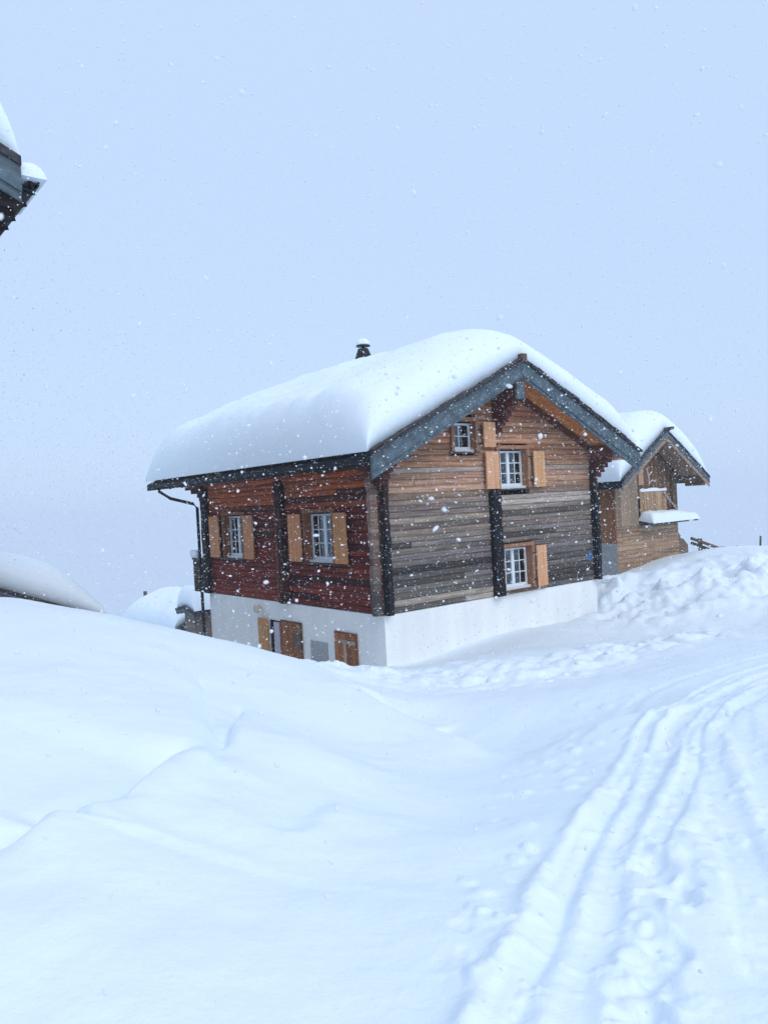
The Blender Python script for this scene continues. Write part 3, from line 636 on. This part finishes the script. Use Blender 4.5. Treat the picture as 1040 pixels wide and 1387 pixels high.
lamp = lb('wall_lamp', 5.42, 5.50, -.16, .0, -.30, -.22, M['beige']); m_ = MB().tube([(-.14, 5.46, -.36), (-.14, 5.46, -.30), (-.14, 5.46, -.20), (-.14, 5.46, -.14)], [.04, .10, .11, .07], 12); m_.make('lamp_shade', M['beige'], lamp, smooth=True)
# blue number plate by the right corner
MB().box((W - .42, -.03, .55), (W - .22, -.018, .78)).make('number_plate', M['blue'], house)
# balcony at the back corner
bal = MB().box((.02, L + .02, -.02), (2.6, L + 1.05, .10)).make('balcony', WX, house, (.05, .03, .025))
for j in range(6):
    y0 = L + .06 + j * .16; MB().box((.0, y0, .11), (.035, y0 + .15, .98)).make('rail_board', M['wz'], bal, jit((.06, .035, .03), .3))
MB().box((-.02, L + .03, .99), (.06, L + 1.04, 1.05)).make('hand_rail', WY, bal, (.06, .04, .03))
sm = mesh_obj('rail_snow', *(lambda b: (b.v, b.f))(MB().box((-.08, L + .62, 1.052), (.10, L + 1.10, 1.30))), M['snow'], bal)
mod = sm.modifiers.new('round', 'BEVEL'); mod.width = .07; mod.segments = 3
snow_blanket('roof_snow', W, L, OS, OG, OB, HE, HR, .98, (HX, HY, HZ, YAW), 'thick rounded snow blanket covering the whole roof of the large log house', 'snow lying on roofs', rad=(.62, 1.9, 1.9), seed=3.0, nx=130, ny=150, lip=.30)

# ------------------------------------------------------------------ the barn on the right
BX, BY, BZ = 7.96, 26.5, -2.967; BW, BL = 3.9, 5.5; BOS, BOG, BOB, BHE, BHR = .80, .85, .6, 3.10, 4.80
barn = root('wooden_barn', (BX, BY, BZ), YAW, 1.6, 'small brown wooden barn with snowy canopy and steep little gable, right of the log house', 'barn')
random.seed(31)
bcol = lambda z: mixc((.33, .21, .13), (.45, .31, .20), random.random())
bu = lambda x: roof_z(x, BW, BOS, BHE, BHR) - .10
kb = (BHR - BHE) / (BW / 2 + BOS)
for z0, z1 in rows(-1.2, 1.6, .155):
    ps = [.0, random.uniform(1.2, 2.6), BW]
    for s0, s1 in zip(ps, ps[1:]): plank('plank', 0, s0 + .003, s1 - .003, s0 + .003, s1 - .003, z0 + .001, z1 - .001, random.uniform(-.006, .006), .10, WX, barn, jit(bcol(z0), .16), bulge=.02, segs=2)
MB().box((.06, .11, -1.6), (BW - .06, BL - .06, 3.0)).make('inner_wall', M['black'], barn)
for j in range(9):                                 # upright boards left of the loft opening
    x0 = .0 + j * .15; zt = bu(x0 + (.07)) - .02; MB().box((x0 + .004, random.uniform(-.012, .0), 1.601), (x0 + .146, .10, zt)).make('upright_board', M['wz'], barn, jit((.30, .22, .155), .3))
for j in range(20):                                # dark loft wall, set back under the gable
    x0 = 1.352 + j * .127; xm = x0 + .06
    if xm > BW: break
    MB().box((x0 + .003, .06, 1.62), (x0 + .124, .10, bu(xm) - .02)).make('upright_board', M['wz'], barn, jit((.19, .105, .06), .25))
for j in range(12):                                # balcony boards
    x0 = 1.40 + j * .14; MB().box((x0 + .006, -.06 + random.uniform(-.006, .006), 2.02), (x0 + .134, -.035, 2.78)).make('balcony_board', M['wz'], barn, jit((.40, .26, .15), .25))
MB().box((1.38, -.034, 2.10), (3.1, .055, 2.18)).make('balcony_rail', WX, barn, (.22, .14, .09)); MB().box((1.38, -.034, 2.64), (3.1, .055, 2.72)).make('balcony_rail', WX, barn, (.22, .14, .09))
MB().box((BW - .32, -.02, 1.601), (BW, .055, bu(BW) - .02)).make('corner_board', M['wz'], barn, (.12, .075, .05))
st = MB().hexa([(3.0, -.10, 2.62), (3.1, -.10, 2.62), (3.1, -.04, 2.62), (3.0, -.04, 2.62), (3.0, -.10, 2.66), (3.1, -.10, 2.66), (3.1, -.04, 2.66), (3.0, -.04, 2.66)])
MB().tube([(2.85, -.10, 2.72), (3.72, -.12, 2.02)], .03, 6).make('slanting_brace', WX, barn, (.50, .46, .42))
MB().box((1.42, -.03, 3.02), (1.72, .05, 3.62)).make('loft_shutter', M['wz'], barn, (.46, .30, .19))
MB().tube([(1.95, -.1, 3.0), (1.92, -.12, 3.3), (1.80, -.12, 3.62)], .022, 6).tube([(1.95, -.1, 3.05), (2.1, -.12, 3.18), (2.35, -.12, 3.12)], .022, 6).tube([(1.93, -.1, 3.3), (2.05, -.12, 3.45)], .018, 6).make('pale_branch', M['wz'], barn, (.62, .58, .52))
# side wall towards the log house: plaster below, boards above
MB().box((-.01, .02, -1.6), (.05, BL, 1.05)).make('plaster_wall', M['grey'], barn)
for j in range(20):
    y0 = .0 + j * .27; MB().box((-.02, y0 + .004, 1.06), (.05, y0 + .266, bu(0) - .02)).make('side_board', M['wz'], barn, jit((.34, .14, .06), .25))
MB().box((BW - .05, .11, -1.6), (BW, BL, bu(BW))).make('rear_side_wall', WY, barn, (.22, .14, .09)); MB().box((.05, BL - .05, -1.6), (BW - .05, BL, 3.0)).make('back_wall', WX, barn, (.22, .14, .09))
roof_slab('roof', BW, BL, BOS, BOG, BOB, BHE, BHR, .10, M['tile'], barn, 0, .01)
def bbarge(x0, x1, t0, b0, yf, yb, nm, mat, color=None):
    z = lambda x: roof_z(x, BW, BOS, BHE, BHR)
    return MB().hexa([(x0, yf, z(x0) - b0), (x1, yf, z(x1) - b0), (x1, yb, z(x1) - b0), (x0, yb, z(x0) - b0), (x0, yf, z(x0) - t0), (x1, yf, z(x1) - t0), (x1, yb, z(x1) - t0), (x0, yb, z(x0) - t0)]).make(nm, mat, barn, color)
for x0, x1 in ((-BOS, BW / 2 - .001), (BW / 2 + .001, BW + BOS)):
    bbarge(x0, x1, -.06, .12, -BOG - .05, -BOG - .01, 'bargeboard', M['slate'])
    bbarge(x0, x1, .125, .27, -BOG - .03, -BOG + .0, 'lower_bargeboard', WX, (.32, .22, .15))
    for j in range(4):
        y0 = -BOG + .01 + j * .21; bbarge(x0 + .02, x1 - .02, .103, .12, y0, y0 + .20, 'soffit_board', WX, jit((.26, .17, .11), .2))
    for s in range(8):
        a = x0 + (x1 - x0) * s / 8; bbarge(a, a + (x1 - x0) / 8 - .01, -.12 - random.uniform(0, .03), -.07, -BOG - .08, -BOG + .25, 'roof_tile', M['tile'])
MB().hexa([(BW / 2 - .08, -BOG - .30, BHR + .12), (BW / 2 + .08, -BOG - .30, BHR + .12), (BW / 2 + .16, -BOG + .3, BHR + .0), (BW / 2 - .16, -BOG + .3, BHR + .0), (BW / 2 - .03, -BOG - .30, BHR + .2), (BW / 2 + .03, -BOG - .30, BHR + .2), (BW / 2 + .06, -BOG + .3, BHR + .18), (BW / 2 - .06, -BOG + .3, BHR + .18)]).make('ridge_tile', M['tile'], barn)
for x in (BW + .35, BW + .62, -.35): MB().box((x, -BOG + .1, bu(x) - .22), (x + .12, .0, bu(x) - .05)).make('purlin_end', WY, barn, (.2, .13, .085))
MB().box((BW / 2 - .09, -BOG + .05, BHR - .36), (BW / 2 + .09, .05, BHR - .17)).make('ridge_purlin', WY, barn, (.2, .13, .085))
MB().box((-BOS - .05, -BOG, BHE - .17), (-BOS + .0, BL + BOB, BHE - .0)).make('eave_board', M['dark'], barn)
MB().hexa([(1.35, -.56, 1.60), (4.35, -.56, 1.60), (4.35, -.0, 1.70), (1.35, -.0, 1.70), (1.35, -.56, 1.655), (4.35, -.56, 1.655), (4.35, -.0, 1.755), (1.35, -.0, 1.755)]).make('canopy', WX, barn, (.07, .06, .055))
def snow_pad(name, x0, x1, y0, y1, zf, T, loc, yaw, label, n=(60, 16), seed=1.0, r=.18):
    def axis(n_, lo, hi):
        t = np.linspace(-1, 1, n_); s = np.sign(t) * (1 - (1 - np.abs(t)) ** 1.8); return lo + (hi - lo) * (s + 1) / 2
    xs, ys = axis(n[0], x0, x1), axis(n[1], y0, y1); X, Y = np.meshgrid(xs, ys, indexing='ij')
    pf = lambda d: (1 - (1 - np.clip(d / r, 0, 1)) ** 2.2) ** (1 / 2.2)
    k = pf(X - x0) * pf(x1 - X) * pf(Y - y0) * pf(y1 - Y); base = zf(X, Y)
    Z = base + k * (T(X, Y) + fbm(X * 1.5, Y * 1.5, 3, seed) * .05); n0 = X.size; idx = np.arange(n0).reshape(X.shape)
    q = np.stack([idx[:-1, :-1], idx[1:, :-1], idx[1:, 1:], idx[:-1, 1:]], -1).reshape(-1, 4); fc = q.tolist() + (q[:, ::-1] + n0).tolist()
    top = np.stack([X, Y, Z], -1).reshape(-1, 3); bot = np.stack([X, Y, base - .003], -1).reshape(-1, 3)
    e = list(idx[:, 0]) + list(idx[-1, 1:]) + list(idx[::-1, -1][1:]) + list(idx[0, ::-1][1:])
    for a, b_ in zip(e, e[1:]): fc.append([int(b_), int(a), int(a) + n0, int(b_) + n0])
    o = mesh_obj(name, np.concatenate([top, bot]), fc, M['snow'], None, smooth=True, recenter=False); o.location = loc; o.rotation_euler.z = yaw
    return tag(o, label, 'snow', 'snow lying on roofs', 'thing')
snow_pad('canopy_snow', 1.33, 4.42, -.60, .0, lambda x, y: 1.662 + (y + .56) * .178, lambda x, y: .34 - .09 * np.clip(x - 3.2, 0, 2), (BX, BY, BZ), YAW, 'flat snow pad on the canopy over the barn front')
snow_pad('rail_snow_strip', 1.42, 3.12, -.085, .0, lambda x, y: 2.782 + 0 * x, lambda x, y: .10 + 0 * x, (BX, BY, BZ), YAW, 'thin white strip of snow on the balcony boards of the barn', seed=8, r=.05)
snow_blanket('roof_snow', BW, BL, BOS, BOG, BOB, BHE, BHR, .75, (BX, BY, BZ, YAW), 'snow blanket on the small barn roof right of the log house', 'snow lying on roofs', rad=(.6, .9, 1.2), seed=9.0, nx=70, ny=70, lip=.35)
# lean-to stair side at the right of the barn
m_ = MB().hexa([(BW + .01, .3, .1), (BW + 1.15, .3, .1), (BW + 1.15, .36, .1), (BW + .01, .36, .1), (BW + .01, .3, 1.50), (BW + 1.15, .3, .62), (BW + 1.15, .36, .62), (BW + .01, .36, 1.50)]).make('stair_side', M['wz'], barn, (.20, .14, .10))

# ------------------------------------------------------------------ other buildings of the hamlet
def neighbour(name, eave_px, depth, W_, L_, rise, T, label, snow_label, wallc, corner='right', he=2.6, zb=3.0, os_=.87, og=.95, ob=1.0, boards=True, depth_barge=.42, wallmat=None, seed=1.0, yaw=YAW, rad=(.6, 1.6, 1.6), lip=.35):
    """a house parallel to the log house, placed by the front tip of one eave"""
    P = at(eave_px[0], eave_px[1], depth); hr = he + rise; e_x = np.array([math.cos(yaw), math.sin(yaw)]); e_y = np.array([-math.sin(yaw), math.cos(yaw)])
    lx = W_ + os_ if corner == 'right' else -os_; O = P[:2] - e_x * lx + e_y * og; oz = P[2] - he
    rt = root(name, (O[0], O[1], oz), yaw, zb, label, 'house', 'houses of the hamlet')
    u = lambda x: roof_z(x, W_, os_, he, hr) - .12
    V = [(0.1, 0.1, -zb), (W_ - .1, .1, -zb), (W_ - .1, .1, u(W_)), (W_ / 2, .1, u(W_ / 2)), (.1, .1, u(0))]; V += [(x, L_ - .1, z) for x, y, z in V]
    Fc = [[0, 1, 2, 3, 4], [9, 8, 7, 6, 5]] + [[i, i + 5, (i + 1) % 5 + 5, (i + 1) % 5] for i in range(5)]
    mesh_obj('wall', V, Fc, wallmat or WX, rt, wallc)
    if boards:
        k = rise / (W_ / 2 + os_)
        for z0, z1 in rows(0, u(W_ / 2) - .1, .22):
            d = (hr - .12 - z1) / k; x0 = max(0, W_ / 2 - d); x1 = min(W_, W_ / 2 + d)
            if x1 - x0 > .3: plank('plank', 0, x0, x1, x0, x1, z0 + .001, z1 - .001, 0, .11, WX, rt, jit(wallc, .25), segs=1)
            if z1 < u(0): plank('plank', 1, .12, L_, .12, L_, z0 + .001, z1 - .001, W_ + .001, W_ - .11, WY, rt, jit(wallc, .25), segs=1, bulge=-.01) if corner == 'right' else plank('plank', 1, .12, L_, .12, L_, z0, z1, 0, .11, WY, rt, jit(wallc, .25), segs=1)
    roof_slab('roof', W_, L_, os_, og, ob, he, hr, .12, M['tile'], rt, 0, .01)
    z = lambda x: roof_z(x, W_, os_, he, hr)
    for x0, x1 in ((-os_, W_ / 2 - .001), (W_ / 2 + .001, W_ + os_)):
        for t0, b0, yf, yb in ((-.02, depth_barge * .72, -og - .05, -og - .012), (.02, depth_barge, -og - .01, -og + .03)):
            MB().hexa([(x0, yf, z(x0) - b0), (x1, yf, z(x1) - b0), (x1, yb, z(x1) - b0), (x0, yb, z(x0) - b0), (x0, yf, z(x0) - t0), (x1, yf, z(x1) - t0), (x1, yb, z(x1) - t0), (x0, yb, z(x0) - t0)]).make('bargeboard', M['slate'], rt)
        MB().hexa([(x0, -og - .09, z(x0) + .025), (x1, -og - .09, z(x1) + .025), (x1, -og + .3, z(x1) + .025), (x0, -og + .3, z(x0) + .025), (x0, -og - .09, z(x0) + .14), (x1, -og - .09, z(x1) + .14), (x1, -og + .3, z(x1) + .14), (x0, -og + .3, z(x0) + .14)]).make('verge_tile', M['tile'], rt)
        for j in range(4):
            y0 = -og + .04 + j * .22; MB().hexa([(x0 + .03, y0, z(x0 + .03) - .15), (x1 - .03, y0, z(x1 - .03) - .15), (x1 - .03, y0 + .21, z(x1 - .03) - .15), (x0 + .03, y0 + .21, z(x0 + .03) - .15), (x0 + .03, y0, z(x0 + .03) - .123), (x1 - .03, y0, z(x1 - .03) - .123), (x1 - .03, y0 + .21, z(x1 - .03) - .123), (x0 + .03, y0 + .21, z(x0 + .03) - .123)]).make('soffit_board', WX, rt, jit((.22, .08, .04), .2))
    snow_blanket('roof_snow', W_, L_, os_, og, ob, he, hr, T, (O[0], O[1], oz, yaw), snow_label, 'snow lying on roofs', rad=rad, seed=seed, nx=80, ny=80, lip=lip)
    return rt, (O, oz, hr)
# the house whose roof corner hangs into the picture, top left
nh, (nO, noz, nhr) = neighbour('chalet', (27, 229), 10.0, 8.0, 8.0, 2.3, .75, 'nearby chalet at the left edge, only its high slate-edged roof corner showing', 'snow on the roof corner at the top left edge', (.16, .06, .035), he=4.2, zb=5.6, seed=4, rad=(.40, .35, 1.5), lip=.7)
gy = 8.0 + .87 + .13; he_ = 4.2
snow_pad('gutter_snow', gy - .15, gy + .21, -.92, .5, lambda x, y: he_ - .05 + 0 * x, lambda x, y: .25 + 0 * x - .12 * np.clip(y + .5, 0, 1), (nO[0], nO[1], noz), YAW, 'small roll of snow lying in the gutter at the top left roof corner', n=(20, 60), seed=3, r=.16)
Vg = []
for y in (-.80, 8.6):
    for t in np.linspace(0, math.pi, 9): Vg.append((gy + .15 * math.cos(t), y, he_ - .05 - .15 * math.sin(t)))
    for t in np.linspace(math.pi, 0, 9): Vg.append((gy + .13 * math.cos(t), y, he_ - .05 - .13 * math.sin(t)))
mesh_obj('gutter', Vg, [[i, (i + 1) % 18, 18 + (i + 1) % 18, 18 + i] for i in range(18)] + [list(range(18))[::-1], list(range(18, 36))], M['dark'], nh)
for k in range(14):
    y0 = -.78 + k * .50 + random.uniform(-.08, .08); MB().box((8.0, y0, he_ - .40), (8.93, y0 + .16, he_ - .17)).make('rafter_tail', WX, nh, (.03, .018, .016)); MB().tube([(9.02, y0 + .05, he_ + .0), (9.08, y0 + .05, he_ - .20), (8.94, y0 + .05, he_ - .23)], .035, 6).make('gutter_bracket', M['dark'], nh)
for k in range(4): MB().box((7.9, -.75 + k * .16, he_ - .92 + k * .13), (8.15, -.02, he_ - .80 + k * .13)).make('corbel_log', WY, nh, (.14, .045, .03))
# house downhill on the left, its snowy roof rising over the mound
neighbour('chalet', (150, 845), 20.0, 7.0, 8.0, 1.85, .66, 'low house at the left edge behind the mound, dark verge under its snow', 'long snow blanket sloping down at the left edge behind the mound', (.10, .06, .05), he=2.6, zb=1.8, seed=6, rad=(.8, 1.2, 1.6))
# two houses far below the left corner
f1, _ = neighbour('chalet', (238, 856), 38.0, 2.7, 5.5, 1.05, .45, 'distant house low down left of the log house, brown gable under a broad snowy roof', 'broad snow blanket on the distant roof left of the log house basement', (.33, .22, .17), corner='left', he=2.4, zb=3.0, seed=12, ob=.6, boards=False)
neighbour('chalet', (262, 832), 35.0, 1.2, 5.0, .2, .9, 'farthest house, its snowy eave just left of the black downpipe', 'snow on the farthest roof beside the black downpipe', (.2, .15, .12), corner='right', he=2.4, zb=3.5, seed=14, yaw=YAW - math.pi / 2, boards=False, os_=.3, og=.1, ob=.3, rad=(.35, .4, .5), depth_barge=.15)

# ------------------------------------------------------------------ fence, posts
def gpost(px, py_top, py_foot, Y, r, name, label, cat, grp=None, lean=0):
    a = at(px, py_foot, Y); z0 = min(a[2], gz(a[0], a[1])) - .3; t = at(px, py_top, Y)
    o = MB().tube([(0, 0, 0), (lean * .5, 0, (t[2] - z0) * .5), (lean, 0, t[2] - z0)], [r, r * .95, r * .85], 8).make(name, M['wz'], None, (.10, .09, .085), recenter=False); o.location = (a[0], a[1], z0); return tag(o, label, cat, grp)
pole = gpost(197.5, 801, 818, 47, .13, 'chimney_pole', 'short dark pole sticking up beside the distant snowy roof', 'pole')
gpost(1029, 726, 748, 27, .04, 'snow_stake', 'thin dark stake standing on the heap at the right edge', 'stake', None, .05)
gpost(999, 739, 750, 30, .05, 'snow_stake', 'tiny stake left of the taller one on the right heap', 'stake')
fa = at(948, 733, 29.0); fb = at(979, 744, 28.0)
fen = bpy.data.objects.new('rail_fence', None); col.objects.link(fen); fen.location = (fa[0], fa[1], fa[2] - 1.2); CEN['rail_fence'] = np.array([fa[0], fa[1], fa[2] - 1.2])
tag(fen, 'weathered rail fence half buried in snow beside the barn', 'fence')
for k, P in enumerate((fa, fb)): MB().tube([(P[0], P[1], P[2] - 1.2), (P[0], P[1], P[2] + .10)], .085, 8).make('post', M['wz'], fen, (.12, .10, .085))
dv = (fb - fa); 
for o_, c in ((-.02, (.24, .19, .15)), (-.20, (.17, .14, .11))): MB().tube([fa + np.array([0, -.1, o_]) - dv * .45, fb + np.array([0, -.1, o_])], .06, 8).make('rail', WX, fen, c)

# ------------------------------------------------------------------ loose snow lumps and the falling snow
def blobs(name, C, S, seed, label, mat, squash=.7):
    t = (1 + 5 ** .5) / 2
    iv = np.array([(-1, t, 0), (1, t, 0), (-1, -t, 0), (1, -t, 0), (0, -1, t), (0, 1, t), (0, -1, -t), (0, 1, -t), (t, 0, -1), (t, 0, 1), (-t, 0, -1), (-t, 0, 1)], float) / math.hypot(1, t)
    fi = [(0, 11, 5), (0, 5, 1), (0, 1, 7), (0, 7, 10), (0, 10, 11), (1, 5, 9), (5, 11, 4), (11, 10, 2), (10, 7, 6), (7, 1, 8), (3, 9, 4), (3, 4, 2), (3, 2, 6), (3, 6, 8), (3, 8, 9), (4, 9, 5), (2, 4, 11), (6, 2, 10), (8, 6, 7), (9, 8, 1)]
    # one subdivision
    vs = [tuple(v) for v in iv]; mid = {}; f2 = []
    def mp(a, b_):
        k = (min(a, b_), max(a, b_))
        if k not in mid: v = (np.array(vs[a]) + vs[b_]) / 2; vs.append(tuple(v / np.linalg.norm(v))); mid[k] = len(vs) - 1
        return mid[k]
    for a, b_, c in fi: x, y, z = mp(a, b_), mp(b_, c), mp(c, a); f2 += [(a, x, z), (b_, y, x), (c, z, y), (x, y, z)]
    B = np.array(vs); rs = np.random.RandomState(seed); n_ = len(C)
    D = 1 + rs.uniform(-.25, .25, (n_, len(B), 1)); V = B[None] * D * S[:, None, None]; V[:, :, 2] *= squash; V += C[:, None]
    Fm = (np.array(f2)[None] + (np.arange(n_) * len(B))[:, None, None]).reshape(-1, 3)
    o = mesh_obj(name, V.reshape(-1, 3), Fm, mat, smooth=True, recenter=False); tag(o, label, kind='stuff'); return o
rs = np.random.RandomState(5); C = []; S = []
for i in range(60):
    k = rs.randint(len(BERM)); x = BERM[k, 0] + rs.normal(0, .5); y = BERM[k, 1] + rs.normal(0, .45) - .25; C.append((x, y)); S.append(rs.uniform(.02, .075) * (1 if rs.rand() < .85 else 1.6))
for i in range(45):
    x = rs.uniform(6.5, 14); y = rs.uniform(17.5, 24); C.append((x, y)); S.append(rs.uniform(.03, .11) * (1 if rs.rand() < .8 else 1.7))
C = np.array(C); S = np.array(S); hz = ground_h(C[None, :, 0], C[None, :, 1])[0]; ins = ((C - [HX, HY]) @ ex > -.3) & ((C - [HX, HY]) @ ex < W + .3) & ((C - [HX, HY]) @ ey > -.3)
C3 = np.c_[C, hz - S * .3][~ins]; blobs('snow_lumps', C3, S[~ins], 6, 'broken lumps of ploughed snow on the banks', M['ground'])
# snowflakes in the air
rs = np.random.RandomState(12); nF = 225000
P = np.c_[rs.uniform(-10, 13, nF), rs.uniform(.7, 24, nF), rs.uniform(-4.5, 7, nF)]
lx = (P[:, :2] - [HX, HY]) @ ex; ly = (P[:, :2] - [HX, HY]) @ ey; dist = np.linalg.norm(P, axis=1)
s = rs.lognormal(math.log(.0046), .45, nF).clip(.002, .013); s = np.minimum(s, dist * .0037)
keep = ~((lx > -1) & (lx < W + 1) & (ly > -1.1) & (ly < L + 2.5)) & (dist > .8) & ((P[:, 2] < 4.5) | (rs.rand(nF) < .3)); keep &= ~((dist < 5) & (rs.rand(nF) < .6))
P = P[keep]; s = s[keep]; dist = dist[keep]
def flakes(P, s, base, fo, rough):
    n_ = len(P); A = rs.randn(n_, 3); A /= np.linalg.norm(A, axis=1)[:, None]; th = rs.uniform(0, 6.28, n_)
    K = np.zeros((n_, 3, 3)); K[:, 0, 1] = -A[:, 2]; K[:, 0, 2] = A[:, 1]; K[:, 1, 0] = A[:, 2]; K[:, 1, 2] = -A[:, 0]; K[:, 2, 0] = -A[:, 1]; K[:, 2, 1] = A[:, 0]
    Rm = np.eye(3)[None] + np.sin(th)[:, None, None] * K + (1 - np.cos(th))[:, None, None] * (K @ K)
    st_ = np.c_[rs.uniform(.9, 1.6, n_), rs.uniform(.8, 1.2, n_), rs.uniform(.55, 1, n_)]
    B = base[None] * st_[:, None] * s[:, None, None] * (1 + rs.uniform(-rough, rough, (n_, len(base), 1)))
    return (np.einsum('nij,nkj->nki', Rm, B) + P[:, None]).reshape(-1, 3), (fo[None] + (np.arange(n_) * len(base))[:, None, None]).reshape(-1, 3)
oc = np.array([(1, 0, 0), (-1, 0, 0), (0, 1, 0), (0, -1, 0), (0, 0, 1), (0, 0, -1)], float)
fo = np.array([(0, 2, 4), (2, 1, 4), (1, 3, 4), (3, 0, 4), (2, 0, 5), (1, 2, 5), (3, 1, 5), (0, 3, 5)])
t = (1 + 5 ** .5) / 2
iv = np.array([(-1, t, 0), (1, t, 0), (-1, -t, 0), (1, -t, 0), (0, -1, t), (0, 1, t), (0, -1, -t), (0, 1, -t), (t, 0, -1), (t, 0, 1), (-t, 0, -1), (-t, 0, 1)], float) / math.hypot(1, t)
fi = np.array([(0, 11, 5), (0, 5, 1), (0, 1, 7), (0, 7, 10), (0, 10, 11), (1, 5, 9), (5, 11, 4), (11, 10, 2), (10, 7, 6), (7, 1, 8), (3, 9, 4), (3, 4, 2), (3, 2, 6), (3, 6, 8), (3, 8, 9), (4, 9, 5), (2, 4, 11), (6, 2, 10), (8, 6, 7), (9, 8, 1)])
big = s / dist > .0009
V1, F1 = flakes(P[~big], s[~big], oc, fo, .2); V2, F2 = flakes(P[big], s[big], iv, fi, .22)
fl = mesh_obj('falling_snow', np.concatenate([V1, V2]), np.concatenate([F1, F2 + len(V1)]), M['flake'], smooth=True, recenter=False); tag(fl, 'snowflakes drifting down through the air', kind='stuff')
HAZE = True
if HAZE:
    hb = MB().box((-262, -262, -60), (262, 262, 9.0)).make('haze', M['flake'], None, recenter=False); hm = bpy.data.materials.new('haze_air'); hm.use_nodes = True; n = hm.node_tree; n.nodes.clear()
    o_ = n.nodes.new('ShaderNodeOutputMaterial'); v_ = n.nodes.new('ShaderNodeVolumePrincipled'); v_.inputs['Color'].default_value = (.93, .96, 1, 1); v_.inputs['Density'].default_value = .0010; n.links.new(v_.outputs[0], o_.inputs['Volume'])
    hb.data.materials.clear(); hb.data.materials.append(hm); tag(hb, 'snowy haze filling the air over the hamlet', kind='stuff')
